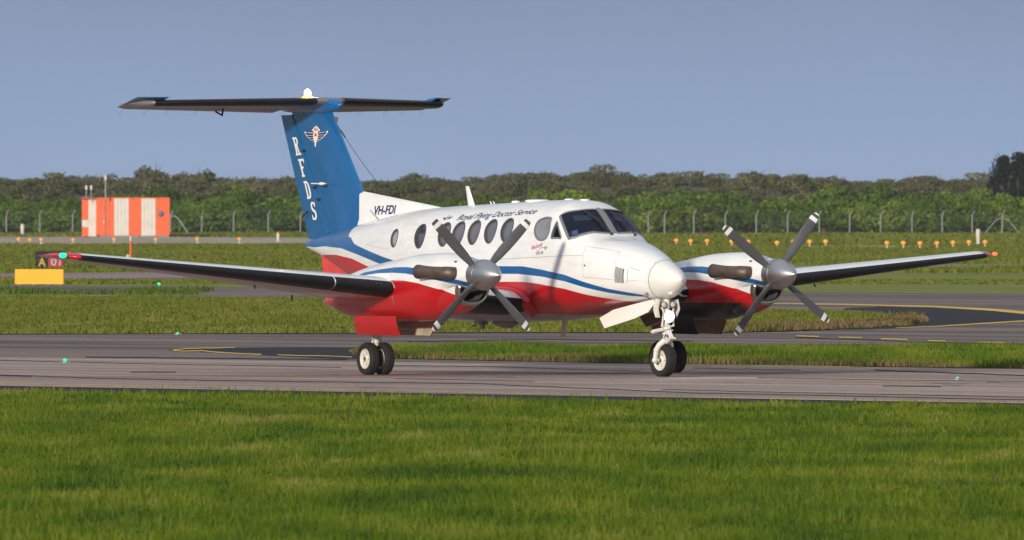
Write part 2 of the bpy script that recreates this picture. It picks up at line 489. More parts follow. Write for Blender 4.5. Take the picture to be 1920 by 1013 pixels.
# openings
WINS = []   # (name, polygon in (X, t), kind)
for cx_, rx_, c0, t_hi, t_lo, lean, kd in [(-2.98,.13,1.21,1.023,1.396,.045,'pale'),(-2.08,.185,1.147,.906,1.388,.07,'dark'),(-1.28,.2,1.108,.875,1.341,.075,'cab'),(-.82,.2,1.10,.867,1.334,.075,'cab'),(-.32,.195,1.085,.852,1.318,.075,'cab'),(.21,.195,1.074,.844,1.303,.075,'cab'),(.73,.195,1.062,.836,1.287,.08,'cab')]:
    pts = []
    for k in range(36):
        a = 2 * PI * k / 36
        ct, st_ = math.cos(a), math.sin(a)
        t_ = c0 + (t_lo - c0) * st_ if st_ > 0 else c0 + (c0 - t_hi) * st_
        pts.append((cx_ + rx_ * .93 * ct + lean * st_ * .35, t_))
    WINS.append(('cabin_window', np.array(pts), kd))
WS = densify([(2.22,.735),(2.28,.61),(2.35,.48),(2.40,.36),(2.425,.24),(2.43,.15),(2.435,.08),(2.437,.04),(2.44,.017),(2.56,.017),(2.72,.017),(2.925,.017),(2.925,.04),(2.92,.08),(2.91,.15),(2.89,.24),(2.86,.36),(2.83,.60),(2.775,.87),(2.67,1.06),(2.52,.955),(2.37,.85)], 3)
DW = smoothpoly([(1.62,1.10),(1.605,.976),(1.66,.885),(1.80,.848),(1.96,.85),(2.035,.875),(2.055,.95),(2.10,1.10),(2.10,1.17),(2.06,1.245),(1.95,1.285),(1.80,1.265),(1.69,1.195)], 4)
TW = densify([(2.215,.905),(2.235,.905),(2.475,1.165),(2.47,1.195),(2.22,1.245),(2.185,1.235),(2.195,1.07)], 5)
openings = [w_[1] for w_ in WINS] + [WS, DW, TW]

# fuselage skin with real openings
xs = np.unique(np.round(np.concatenate([np.arange(-7.19, -3.25, .08), np.arange(-3.25, 1.2, .021), np.arange(1.2, 3.02, .016), np.arange(3.02, 4.4, .05), np.arange(4.4, 4.9, .03), np.linspace(4.9, 5.02, 12)]), 4))
NT = 240
ts = (np.arange(NT)) * 2 * PI / NT
Xg, Tg = np.meshgrid(xs, ts, indexing='ij')
Pg = surf(FUS, Xg, Tg)
idx = np.arange(Xg.size).reshape(Xg.shape)
cx_ = (xs[:-1] + xs[1:]) / 2; ct_ = ts + PI / NT
CX, CT = np.meshgrid(cx_, ct_, indexing='ij')
keep = np.ones(CX.shape, bool)
CTs = np.where(CT > PI, 2 * PI - CT, CT)
for pl in openings: keep &= ~inpoly(CX, CTs, pl)
a_ = idx[:-1]; b_ = idx[1:]
Fq = np.stack([a_, np.roll(a_, -1, 1), np.roll(b_, -1, 1), b_], -1)[keep]
rad = 4.52
fm = np.where(CX[keep] > rad, 1, 0)
M['radome'] = pbr('radome_paint', (.74, .73, .69), .33, 0, .4, .05, 4)
fuse = mk('fuselage', Pg.reshape(-1, 3), Fq, [M['fus'], M['radome']], air, True, fm.astype(int))
# nose and tail caps
mk('tail_cone_cap', surf(FUS, np.full(12, -7.19), np.arange(12) * 2 * PI / 12, 0), [tuple(range(12))], M['blue'], fuse)
mb = MB(); seam = np.stack([np.full(96, rad), np.arange(96) * 2 * PI / 96], 1)
ring_on(mb, seam, fus, .006, .003, -.01); mb.build('radome_seam', M['decal_grey'], fuse)

kinds = {'cab': M['cabglass'], 'pale': M['cabglass_pale'], 'dark': M['cabglass_dark']}
def mirror(poly): return np.stack([poly[:, 0], -poly[:, 1]], 1)[::-1]
def window(name, poly, gmat, hw, hi, depth, lab=None, shift=0.0, edge=None):
    for sd_ in (0, 1):
        P = poly if sd_ == 0 else mirror(poly)
        mb = MB(); ring_on(mb, P, fus, hw, hi, -.035, 0, shift)
        fr = mb.build(name, edge or M['trim'], air)
        c0 = P.mean(0); P2 = c0 + (P - c0) * 1.04
        conform('pane', [[tuple(q) for q in P2]], gmat, fr, fus, .08, .12, -depth)
for nm, pl, kd in WINS: window(nm, pl, kinds[kd], .013, .004, .026, edge=M['seal'])
window('windshield', WS, M['wsglass'], .026, .008, .006, shift=.008)
window('cockpit_side_window', DW, M['lit_pane'], .014, .006, .010)
window('cockpit_vent_window', TW, M['vent'], .014, .006, .010)
for s_ in (1, -1):
    # dark seal inside the windshield frame
    P = WS if s_ == 1 else mirror(WS)
    mb = MB(); c0 = P.mean(0); ring_on(mb, P, fus, .013, .0095, -.01, 0, -.018); mb.build('windshield_seal', M['rubber'], air)
    # wipers
    mb = MB()
    q = lambda X, t, o: tuple(surf(FUS, np.array([X]), np.array([t * 1.0]), o)[0])
    if s_ == 1: pa, pb, pc = q(2.98, .05, .02), q(2.72, .10, .035), q(2.48, .24, .025)
    else: pa, pb, pc = q(2.96, -.36, .02), q(2.72, -.20, .035), q(2.50, -.11, .025)
    mb.tube([pa, pb], .010, 6); mb.tube([pb, pc], .014, 6)
    mb.sphere(pa, .022, 6)
    mb.build('windshield_wiper', M['rubber'], air)
# centre post
mb = MB()
pts = [tuple(surf(FUS, np.array([x]), np.array([0.0]), .004)[0]) for x in np.linspace(2.40, 2.93, 10)]
for sy in (0.0,):
    V = []; Fc = []
    for p in pts:
        for y, dz in ((-.034, -.014), (-.032, .006), (-.010, .012), (-.005, .002), (.005, .002), (.010, .012), (.032, .006), (.034, -.014)): V.append((p[0] - dz * .0, y, p[2] + dz))
    for i in range(len(pts) - 1):
        for k in range(7): Fc.append((i * 8 + k, i * 8 + k + 1, (i + 1) * 8 + k + 1, (i + 1) * 8 + k))
    mb.add(V, Fc)
mb.build('windshield_post', M['trim'], air)

# skin panel gaps, rivets and hatches
def line_on(name, pts, wd, mat, par, f=fus, off=.0025, per=10):
    P = np.array(pts, float)
    L = [P[0]]
    for a, b in zip(P[:-1], P[1:]):
        for k in range(1, per + 1): L.append(a + (b - a) * k / per)
    L = np.array(L)
    c = f(L[:, 0], L[:, 1], off); d = f(L[:, 0], L[:, 1], off + .01); N = d - c; N /= np.linalg.norm(N, axis=1, keepdims=True)
    T_ = np.gradient(c, axis=0); T_ /= np.linalg.norm(T_, axis=1, keepdims=True) + 1e-9
    O = np.cross(T_, N)
    V = list(c + O * wd / 2) + list(c - O * wd / 2); n = len(c)
    return mk(name, V, [(i, i + 1, n + i + 1, n + i) for i in range(n - 1)], mat, par)
def tz(X, z):
    a, b = .3, 2.6
    for _ in range(40):
        m_ = (a + b) / 2
        if fz(X, m_) > z: a = m_
        else: b = m_
    return a
for pts, wd in [([(3.05,.875),(3.77,.735),(3.83,1.66),(3.13,1.64),(3.05,.875)], .005), ([(x_, tz(x_, z_)) for x_, z_ in zip(np.linspace(-.4, 3.06, 16), np.linspace(1.775, 1.872, 16))], .006),
                ([(-4.1,1.33),(-3.6,1.42),(-3.1,1.44)], .004), ([(.52,1.36),(1.0,1.36),(1.05,1.2),(1.03,.9)], .004),
                ([(-2.72,1.45),(-2.70,.7)], .003), ([(4.03,1.62),(4.5,1.60)], .003)]:
    line_on('panel_gap', pts, wd, M['line'], fuse)
mb = MB()
def rivet(X, t, r=.006):
    p = surf(FUS, np.array([X]), np.array([t]), .001)[0]; mb.sphere(tuple(p), r, 3)
for k in range(9): rivet(3.1 + .66 * k / 8, .86 - .13 * k / 8)
for k in range(6): rivet(3.86, .85 + .7 * k / 5, .005)
for k in range(8): rivet(4.49, .35 + 1.6 * k / 7, .006)
for k in range(5): rivet(-6.1 + .12 * k, 1.50, .007); rivet(-6.1 + .12 * k, 1.63, .006)
mb.build('rivet_row', M['decal_grey'], fuse)
# louvres and oil-cooler scoop on the nose
lv = MB()
for k in range(6):
    X = 3.845 + .031 * k
    P = surf(FUS, np.full(9, X), np.linspace(1.28, 1.74, 9), .004); Q = surf(FUS, np.full(9, X + .019), np.linspace(1.28, 1.74, 9), .004)
    V = [tuple(p) for p in P] + [tuple(p) for p in Q]
    lv.add(V, [(i, i + 1, 10 + i, 9 + i) for i in range(8)])
lo_ = lv.build('louvre_vent', M['dark'], fuse)
lw = MB()
for k in range(6):
    X = 3.838 + .031 * k
    P = surf(FUS, np.full(9, X), np.linspace(1.27, 1.75, 9), .014)
    lw.tube([tuple(p) for p in P], .0028, 5)
lw.build('louvre_blade', M['white'], fuse)
conform('vent_flap', [[(4.055,1.24),(4.105,1.24),(4.105,1.66),(4.055,1.66)]], M['cream'], fuse, fus, .05, .1, .02)
conform('vent_hatch', [[(4.125,1.26),(4.29,1.24),(4.30,1.58),(4.125,1.62)]], M['white'], fuse, fus, .05, .1, .005)
line_on('panel_gap', [(4.105,1.17),(4.31,1.21)], .010, M['doorin'], fuse, off=.01)
mb = MB(); mb.sphere(tuple(surf(FUS, np.array([3.55]), np.array([1.80]), .006)[0]), .02, 6); mb.build('static_port', M['cream'], fuse)
mb = MB(); mb.sphere(tuple(surf(FUS, np.array([3.16]), np.array([1.47]), .002)[0]), .014, 6); mb.build('drain_hole', M['dark'], fuse)

# lettering
def text2d(s, shear=0.0, ox=0.0, spacing=1.0):
    c = bpy.data.curves.new('txt', 'FONT'); c.body = s; c.shear = shear; c.offset = ox; c.space_character = spacing; c.resolution_u = 4
    o = bpy.data.objects.new('txt', c); col.objects.link(o)
    dg = bpy.context.evaluated_depsgraph_get()
    me = bpy.data.meshes.new_from_object(o.evaluated_get(dg))
    V = np.array([v.co[:2] for v in me.vertices]); Fc = [tuple(p.vertices) for p in me.polygons]
    bpy.data.objects.remove(o); bpy.data.curves.remove(c); bpy.data.meshes.remove(me)
    return V, Fc
def lettering(name, s, uv, mat, par, f, shear=0., ox=0., off=.004, du=.05, dv=.05, spacing=1.0):
    """uv(u, v): text box units (0..1 wide, cap height 1) to skin coordinates"""
    V, Fc = text2d(s, shear, ox, spacing)
    V = V.copy(); x0 = V[:, 0].min(); V[:, 0] = (V[:, 0] - x0) / (V[:, 0].max() - x0); V[:, 1] /= .69
    A_ = np.array([uv(a, b) for a, b in V])
    return conform(name, None, mat, par, f, du, dv, off, mesh2d=(A_, Fc))
lettering('lettering', 'Royal Flying Doctor Service', lambda u, v: (-1.06 + 2.46 * u, (.828 - .088 * u) - v * (.165 - .015 * u)), M['navy'], fuse, fus, .35, .003, off=.006)
lettering('lettering', 'EMERGENCY EXIT', lambda u, v: (.61 + .29 * u, 1.40 - v * .035), M['decal_red'], fuse, fus, .0, .0, spacing=1.05)
lettering('lettering', 'Beechcraft', lambda u, v: (1.635 + .32 * u, 1.408 - .03 * u - v * .065), M['decal_red'], fuse, fus, .3, .0)
lettering('lettering', 'KING AIR', lambda u, v: (1.78 + .22 * u, 1.475 - v * .04), M['decal_grey'], fuse, fus, .3, .0)
lettering('lettering', '200', lambda u, v: (2.02 + .08 * u, 1.42 - v * .04), M['decal_grey'], fuse, fus, .3, .0)
line_on('decal_stroke', [(1.80, 1.432), (1.95, 1.392), (2.12, 1.385)], .007, M['decal_grey'], fuse)

# winged emblem, drawn in its own unit frame (width 2, origin at the centre)
def emblem(par, f, place, small=False):
    def W(pts, s=1): return [(x * s, y) for x, y in pts]
    wing = [(.10,.10),(.40,.13),(.80,.16),(1.0,.24),(1.02,.16),(.92,.02),(.80,-.12),(.72,-.22),(.62,-.25),(.54,-.36),(.44,-.42),(.34,-.42),(.30,-.50),(.20,-.56),(.08,-.58),(.03,-.62),(0,-.62),(0,.10)]
    crest = [(0,.66),(.06,.58),(.18,.52),(.24,.42),(.34,.36),(.33,.26),(.20,.12),(.19,-.10),(.14,-.42),(.06,-.58),(.08,-.72),(.03,-.96),(-.03,-.96),(-.08,-.72),(-.06,-.58),(-.14,-.42),(-.19,-.10),(-.20,.12),(-.33,.26),(-.34,.36),(-.24,.42),(-.18,.52),(-.06,.58)]
    bars = [[(.22,.075),(.60,.10),(.93,.17),(.84,.01),(.78,-.04),(.22,-.055)], [(.22,-.095),(.77,-.075),(.68,-.19),(.62,-.215),(.21,-.215)], [(.20,-.255),(.57,-.25),(.50,-.35),(.42,-.385),(.18,-.385)], [(.15,-.43),(.34,-.425),(.28,-.49),(.20,-.53),(.10,-.53)]]
    flames = [[(-.02,.56),(.02,.56),(.03,.26),(-.03,.26)], [(.05,.26),(.17,.34),(.14,.46),(.08,.44),(.10,.38),(.0,.31)], [(.24,.30),(.29,.28),(.19,.06),(.15,.10)], [(-.07,.04),(0,.12),(.07,.04),(.10,-.10),(.06,-.18),(.03,-.14),(-.03,-.14),(-.06,-.18),(-.10,-.10)]]
    m_ = lambda P: [(-x, y) for x, y in P][::-1]
    def lay(name, polys, mat, off): conform(name, [[place(x, y) for x, y in P] for P in polys], mat, par, f, .08, .08, off)
    if not small:
        lay('emblem', [wing, m_(wing)], M['cream'], .004); lay('emblem_crest', [crest], M['cream'], .0055)
        lay('emblem_feather', bars + [m_(b) for b in bars], M['navy'], .0075)
    else:
        lay('emblem', bars + [m_(b) for b in bars], M['navy'], .004)
    lay('emblem_flame', flames + [m_(flames[1]), m_(flames[2])], M['decal_red'], .009)
emblem(fuse, fus, lambda x, y: (-1.42 + .17 * x + .03 * y, .74 - .012 * x - .13 * y), True)

# ---------------- wings
def foil(tc, n=22, camber=.018):
    """closed outline from trailing edge over the top to the leading edge and back; x 0 = leading edge"""
    up_, dn_ = [], []
    for k in range(n + 1):
        x = .5 * (1 + math.cos(PI * k / n))
        y = 5 * tc * (.2969 * math.sqrt(x) - .126 * x - .3516 * x * x + .2843 * x**3 - .1036 * x**4)
        c = camber * 4 * x * (1 - x) * (1.4 - .8 * x)
        up_.append((x, c + y)); dn_.append((x, c - y))
    return up_ + dn_[::-1][1:-1]
NF = len(foil(.1))
def wing_sec(y):
    a = abs(y)
    k = max(0, (a - 3.1) / 4.95)
    le = 1.33 - .70 * k; te = -.85 + .46 * k
    if a > 8.05:
        e_ = (a - 8.05) / .33; le -= .42 * e_ ** 2.0 ; te += .06 * e_
    zle = 1.365 + (a - 3.0) * .0945
    tc = .165 - .045 * k
    if a > 8.2: tc *= max(.15, math.sqrt(max(0.0, 1 - ((a - 8.2) / .185) ** 2)))
    inc = R(4.2 - 3.0 * k)
    return le, te, zle, tc, inc
def wing_pt(y, sgn_, xy, grow=0.0):
    le, te, zle, tc, inc = wing_sec(y); ch = le - te
    x = xy[0] * ch; z = xy[1] * ch
    return (le - x * math.cos(inc) - z * math.sin(inc), sgn_ * y, zle - x * math.sin(inc) + z * math.cos(inc))
YS = [0.3, .76, 1.4, 2.2, 3.0, 3.1, 3.9, 4.8, 5.8, 6.8, 7.6, 8.05, 8.15, 8.2, 8.26, 8.31, 8.35, 8.375, 8.384]
M['under'] = pbr('shaded_under_surface', (.36, .30, .30), .4, 0, .2, .12, 2)  # white underside greyed to mauve; shade and ground glow put into the colour
M['wingwhite'] = pbr('white_wing_paint', WHITE, .3, 0, .4, .07, 2)
for sg in (-1, 1):
    V, Fc, Mi = [], [], []
    for y in YS:
        k = wing_sec(y)[3]
        V += [wing_pt(y, sg, p) for p in foil(k)]
    for i in range(len(YS) - 1):
        for k in range(NF):
            Fc.append((i * NF + k, i * NF + (k + 1) % NF, (i + 1) * NF + (k + 1) % NF, (i + 1) * NF + k))
            ym = (YS[i] + YS[i + 1]) / 2
            top = k < 22
            tipred = ym > 8.04
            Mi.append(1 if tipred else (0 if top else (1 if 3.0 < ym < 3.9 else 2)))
    Fc.append(tuple(range((len(YS) - 1) * NF, len(YS) * NF))); Mi.append(1)
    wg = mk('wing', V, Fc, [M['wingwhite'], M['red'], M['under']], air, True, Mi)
    bm = bmesh.new(); bm.from_mesh(wg.data); bmesh.ops.recalc_face_normals(bm, faces=bm.faces); bm.to_mesh(wg.data); bm.free()
    # black de-icing boots along the leading edge
    for y0, y1 in ((3.02, 3.965), (3.985, 8.08)) if True else ():
        bt = MB(); rings = []
        for y in np.linspace(y0, y1, 9):
            f_ = foil(wing_sec(y)[3], 40)
            sel = [p for p in f_ if p[0] < .085]
            sel = f_[35:50]
            g = .005 / (wing_sec(y)[0] - wing_sec(y)[1])
            ring = []
            for p in sel:
                nx, nz = p[0] - .09, p[1]; l_ = math.hypot(nx, nz)
                ring.append(wing_pt(y, sg, (p[0] + nx / l_ * g, p[1] + nz / l_ * g)))
            rings.append(ring)
        bt.loft(rings, closed=False, cap=(False, False)); bt.build('de_icing_boot', M['boot'], wg)
    # inboard boot, run aft below so its black stands for underwing shade
    bt = MB(); rings = []
    for y in np.linspace(.6, 2.4, 5):
        f_ = foil(wing_sec(y)[3], 40); sel = f_[38:68]; g = .005 / 2.1; ring = []
        for p in sel:
            nx, nz = p[0] - .09, p[1]; l_ = math.hypot(nx, nz)
            ring.append(wing_pt(y, sg, (p[0] + nx / l_ * g, p[1] + nz / l_ * g)))
        rings.append(ring)
    bt.loft(rings, closed=False, cap=(False, False)); bt.build('de_icing_boot', M['boot'], wg)
    # white gap strip between boots, worn paint flecks
    wm = MB()
    for q in range(40):
        y = 3.2 + .65 * random.random() ** 1.5; f_ = foil(wing_sec(y)[3], 40); p = f_[random.choice([35, 36, 37, 38, 38, 39])]
        g = .0062 / 2; c = wing_pt(y, sg, (p[0] - g, p[1] + g)); r_ = random.uniform(.0015, .006)
        wm.add([(c[0], c[1] - r_ * 1.6, c[2]), (c[0], c[1] + r_ * 1.4, c[2] - r_ * .3), (c[0] - r_ * .5, c[1] + r_, c[2] + r_), (c[0] - r_ * .5, c[1] - r_ * .4, c[2] + r_)], [(0, 1, 2, 3)])
    wm.build('chipped_boot_edge', M['steel'], wg, False)
    # nav light at the tip, static wicks, fuel vent, aileron gap
    rc = lambda y, p: wing_pt(y, sg, p)
    c = rc(8.22, (.10, .02))
    nl = MB(); nl.sphere((c[0] + .06, c[1] + sg * .10, c[2]), .050 if sg < 0 else .036, 8, 0, (1.6, 1.1, .8))
    nl.build('navigation_light', lamp('green_nav_light', (.0, .85, .30), 1.5) if sg < 0 else lamp('red_nav_light', (1, .10, .05), 1.6), wg)
    sw = MB()
    for y, ln in ((8.25, .20), (7.9, .17), (7.5, .17)):
        p = rc(y, (1.0, 0)); sw.tube([p, (p[0] - ln, p[1], p[2] - .06)], .004, 4)
    sw.build('static_wick', M['decal_grey'], wg)
    fv = MB(); p = rc(3.75, (.93, -.03)); fv.tube([p, (p[0], p[1], p[2] - .10)], .012, 6); fv.build('fuel_vent', M['rubber'], wg)
    mb = MB(); p = rc(5.0, (.35, -.065)); mb.tube([p, (p[0] + .05, p[1], p[2] - .05)], .012, 6); mb.build('stall_probe', M['exhaust'], wg)
    # flap track line and aileron hinge gap below the wing
    for ya, yb in ((3.2, 5.3), (5.35, 8.0)):
        gl = MB(); rings = []
        for y in np.linspace(ya, yb, 8):
            t_ = wing_sec(y)[3]
            f_ = foil(t_, 22); p = f_[-5]; q_ = f_[-4]
            c = wing_pt(y, sg, (p[0], p[1] - .003)); d_ = wing_pt(y, sg, (p[0] - .012, p[1] - .004))
            rings.append([c, d_])
        gl.loft(rings, closed=False, cap=(False, False)); gl.build('hinge_gap', M['dark'], wg)

# red fillet where the wing root meets the fuselage
for sg in (-1, 1):
    mb = MB()
    P = [surf(FUS, np.array([x]), np.array([t]), .0)[0] for x, t in ((.2, 1.93), (.52, 1.94), (.80, 1.95), (1.02, 2.0), (1.22, 2.08), (1.32, 2.2), (1.28, 2.42), (1.1, 2.62))]
    P = [(p[0], p[1] if sg < 0 else -p[1], p[2]) for p in P]
    mb.tube(P, [.05, .06, .07, .085, .10, .115, .10, .05], 14)
    mb.build('wing_root_fairing', M['red'], air)

# ---------------- nacelles
nac_up = [(-1.8,1.3),(-.9,1.40),(-.3,1.50),(.13,1.60),(.68,1.65),(1.23,1.685),(1.64,1.69),(2.05,1.67),(2.5,1.605),(2.98,1.52),(3.35,1.455)]
nac_lo = [(-1.8,1.3),(-.9,1.39),(-.25,1.49),(.13,1.55),(.68,1.59),(1.23,1.60),(1.64,1.59),(2.0,1.56),(2.4,1.515),(2.75,1.47),(3.35,1.375)]
nac_rd = [(-1.8,1.28),(-.9,1.36),(.0,1.42),(.9,1.47),(1.23,1.485),(1.64,1.48),(2.05,1.445),(2.46,1.38),(3.0,1.28),(3.35,1.2)]
M['nac'] = livery('nacelle_livery', nac_up, nac_lo, nac_rd)
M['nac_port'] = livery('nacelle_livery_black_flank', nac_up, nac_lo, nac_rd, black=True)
for sg in (-1, 1):
    T = dict(NAC); T['y0'] = sg * 2.615
    nf = lambda X, t, off=0.0, T=T: surf(T, X, t, off)
    x_ = np.unique(np.concatenate([np.linspace(-1.7, 2.6, 60), np.linspace(2.6, 3.32, 24)]))
    n_ = 72
    rings = [[tuple(q) for q in surf(T, np.full(n_, x), np.arange(n_) * 2 * PI / n_)] for x in x_]
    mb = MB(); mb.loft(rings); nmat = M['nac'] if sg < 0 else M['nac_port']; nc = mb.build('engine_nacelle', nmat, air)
    # cowling split lines
    line_on('panel_gap', [(1.2, -1.9), (1.15, -.8), (1.2, .0), (1.15, .8), (1.2, 1.9)], .006, M['line'], nc, nf)
    line_on('panel_gap', [(.62, .3), (.60, 1.1), (.62, 1.5)], .005, M['line'], nc, nf)
    line_on('panel_gap', [(.62, -.3), (.60, -1.1), (.62, -1.5)], .005, M['line'], nc, nf)
    for s2 in (-1, 1):
        line_on('panel_gap', [(1.25, s2 * 1.80), (1.25, s2 * 2.05)], .012, M['line'], nc, nf)
        mb = MB(); p = nf(np.array([2.95]), np.array([s2 * .75]), .002)[0]
        mb.box(tuple(p), (.05, .02, .025)); mb.build('cowl_vent', M['dark'], nc, False)
        mb = MB(); p = nf(np.array([.35]), np.array([s2 * 1.35]), .002)[0]; mb.box(tuple(p), (.04, .012, .03)); mb.build('cowl_latch', M['dark'], nc, False)
    # chin intake: polished lip and dark duct
    def dring(X, hw, zt, zb, n=44, tilt=0.0):
        L = []
        for k in range(n):
            a = 2 * PI * k / n
            cy = hw * spow(np.cos(a), .88); zc = zt - .075
            s_ = math.sin(a)
            z = zc + (zt - zc) * (abs(s_) ** .5) if s_ > 0 else zc - (zc - zb) * (abs(s_) ** .82)
            # the top of the mouth sags in the middle under the spinner
            if s_ > 0: z -= .085 * (1 - (cy / hw) ** 2)
            L.append((X + (z - zc) * tilt, sg * 2.615 + cy, z))
        return L
    sc1 = MB()
    sc1.loft([dring(1.9, .20, 1.30, .93), dring(2.35, .25, 1.34, .925), dring(2.65, .275, 1.38, .96), dring(2.9, .280, 1.42, 1.02), dring(3.10, .274, 1.45, 1.085, tilt=.25)], cap=(True, False))
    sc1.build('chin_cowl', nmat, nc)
    lp = MB()
    lp.loft([dring(3.07, .275, 1.45, 1.082, tilt=.25), dring(3.13, .281, 1.457, 1.090, tilt=.28), dring(3.17, .277, 1.452, 1.103, tilt=.3), dring(3.187, .258, 1.438, 1.127, tilt=.3), dring(3.17, .235, 1.42, 1.15, tilt=.3), dring(3.11, .222, 1.405, 1.16, tilt=.3)], cap=(False, False))
    lp.build('intake_lip', M['lip'], nc)
    dc = MB(); dc.loft([dring(3.12, .223, 1.407, 1.16, tilt=.3), dring(2.92, .19, 1.37, 1.19), dring(2.6, .12, 1.31, 1.21)], cap=(False, True)); dc.build('intake_duct', M['duct'], nc)
    # exhaust stacks, one on each side
    for s2 in (-1, 1):
        yb = sg * 2.615 + s2 * .24
        ex = MB()
        P = [(3.02, yb, 1.60), (2.99, yb + s2 * .08, 1.60), (2.93, yb + s2 * .135, 1.605), (2.82, yb + s2 * .16, 1.61), (2.6, yb + s2 * .185, 1.615), (2.42, yb + s2 * .205, 1.618), (2.24, yb + s2 * .225, 1.62)]
        rs = [.095, .10, .098, .090, .088, .096, .112]
        ex.tube(P, rs, 20, 0, False); e_o = ex.build('exhaust_stack', M['exhaust'], nc, auto=False)
        mo = e_o.modifiers.new('wall', 'SOLIDIFY'); mo.thickness = .006
        ex = MB(); ex.tube([P[-2], P[-3]], [.085, .08], 16); ex.build('exhaust_bore', M['dark'], e_o)
    # spinner and propeller
    pr_ = empty('propeller', (3.30, sg * 2.615, 1.575)); pr_.parent = air
    sp = MB(); sp.lathe([(0.0, .222), (.03, .232), (.10, .236), (.195, .234)], n=48); sp.build('spinner_backplate', M['chrome'], pr_)
    sp = MB(); L_ = .46
    sp.lathe([(.20 + L_ * k / 22, .230 * (1 - (k / 22) ** 1.75) ** .86 + .0005) for k in range(23)], n=56); sp.build('spinner', M['chrome'], pr_)
    sp = MB(); sp.lathe([(.193, .2365), (.197, .239), (.203, .2365)], n=48); sp.build('spinner_band', M['steel'], pr_)
    for k in range(4):
        ang = R(45 if sg < 0 else 52) + k * PI / 2
        bl = MB(); rings = []
        for r_ in [.15, .22, .3, .42, .6, .8, .95, 1.05, 1.12, 1.17, 1.195]:
            u = (r_ - .15) / 1.045
            ch = np.interp(r_, [.15, .22, .42, .7, 1.0, 1.12, 1.17, 1.195], [.07, .09, .14, .165, .15, .13, .10, .05])
            th = np.interp(r_, [.15, .22, .42, 1.2], [.055, .05, .022, .006])
            tw = R(np.interp(r_, [.15, .4, .8, 1.2], [48, 34, 20, 13]))
            ring = []
            for q in range(14):
                a = 2 * PI * q / 14
                cx2 = math.cos(a) * ch / 2; tx = math.sin(a) * th
                # blade plane: chord mostly across, twisted about the span (local z)
                ring.append((cx2 * math.sin(tw) + tx * math.cos(tw), cx2 * math.cos(tw) - tx * math.sin(tw), r_))
            rings.append(ring)
        bl.loft(rings)
        bl.m = [1 if (1.075 < (bl.v[f_[0]][2] + bl.v[f_[2]][2]) / 2 < 1.11 or 1.145 < (bl.v[f_[0]][2] + bl.v[f_[2]][2]) / 2) else 0 for f_ in bl.f]
        bo = bl.build('blade', [M['blade'], M['tipw']], pr_, loc=(.10, 0, 0))
        # +z local -> radial direction; rotate about the shaft
        bo.rotation_euler = (-(ang - PI / 2) * -1, 0, 0) if sg else (0, 0, 0)

# ---------------- tail
def lerp(a, b, t): return a + (b - a) * t
FZ0, FZ1 = 2.0, 4.18
def fin_le(z): return -6.25 + (4.1 - z) * (1.04 / 1.24) if z > 2.86 else -5.21 + (2.86 - z) * .35
def fin_te(z): return -7.60 + (4.11 - z) * (1.30 / 1.93)
def rud_te(z): return -8.03 + (4.11 - z) * (.97 / 2.04)
def tail_foil(le, te, th, z, y0=0.0, n=14, cut=None):
    L = []
    for k in range(2 * n):
        a = 2 * PI * k / (2 * n)
        x = .5 * (1 - math.cos(a)); s_ = 1 if a < PI else -1
        yy = s_ * th * 2.6 * (.2969 * math.sqrt(x) - .126 * x - .3516 * x * x + .2843 * x**3 - .09 * x**4)
        L.append((le + (te - le) * x, y0 - yy, z))
    return L
def fin_half(X, z):
    """half thickness of the fin + rudder at X, z"""
    le = fin_le(z); te = rud_te(z); x = np.clip((le - X) / (le - te), 0, 1); th = np.interp(z, [2.0, 4.2], [.26, .19])
    return th * 1.12 * (.2969 * np.sqrt(x) - .126 * x - .3516 * x * x + .2843 * x**3 - .1015 * x**4) * 2.3
def fin_surf(X, z, off=0.0, side=-1):
    X = np.asarray(X, float); z = np.asarray(z, float)
    h = np.array([fin_half(a, b) for a, b in zip(np.ravel(X), np.ravel(z))])
    return np.stack([X, side * (h + off), z], -1)
def fin_piece(name, xa, xb, zs, mat, n=18, nose_r=False):
    rings = []
    for z in zs:
        a, b_ = xa(z), xb(z)
        X = np.array([a + (b_ - a) * (.5 * (1 - math.cos(PI * k / n))) for k in range(n + 1)])
        h = np.array([fin_half(x, z) for x in X])
        L = [(x, -hh, z) for x, hh in zip(X, h)] + [(x, hh, z) for x, hh in zip(X[::-1], h[::-1])]
        rings.append(L)
    mb = MB(); mb.loft(rings); return mb.build(name, mat, air)
fin = fin_piece('tail_fin', fin_le, lambda z: fin_te(z) + .012, np.linspace(2.12, 4.20, 16), M['blue'])
rud = fin_piece('rudder', lambda z: fin_te(z) - .012, rud_te, np.linspace(2.10, 4.10, 14), M['blue'])
# lift the rudder foot clear of the tail cone: cut follows the cone
mb = MB()
for z0, z1 in ((2.15, 4.1),):
    pts = [(fin_te(z) , -fin_half(fin_te(z), z) - .002, z) for z in np.linspace(z0 + .05, z1, 12)]
    mb.tube(pts, .016, 8)
mb.build('rudder_hinge_strip', M['blue'], rud)
mb = MB()
for z in (3.52, 2.93, 2.74):
    X = fin_te(z); h = fin_half(X, z)
    mb.box((X + .02, -h - .014, z), (.09, .02, .035))
mb.build('hinge_notch', M['dark'], rud, False)['kind'] = 'stuff'
# mass balance on the fin and trim link on the rudder
mb = MB(); mb.sphere((-6.34, -.165, 2.99), .034, 8, 0, (3.2, .8, .75)); mb.tube([(-6.44, -.16, 2.99), (-6.72, -.15, 2.995)], .010, 6); mb.tube([(-6.34, -.16, 2.99), (-6.34, -.08, 2.99)], .012, 6)
mb.build('antenna_arm', M['cream'], fin)
mb = MB(); mb.tube([(-6.97, -.075, 2.55), (-7.1, -.10, 2.46)], .014, 6); mb.build('trim_link', M['dark'], rud)
mb = MB(); mb.tube([(-7.45, -.01, 3.0), (-7.52, -.01, 3.0)], .006, 4); mb.build('static_wick', M['decal_grey'], rud)
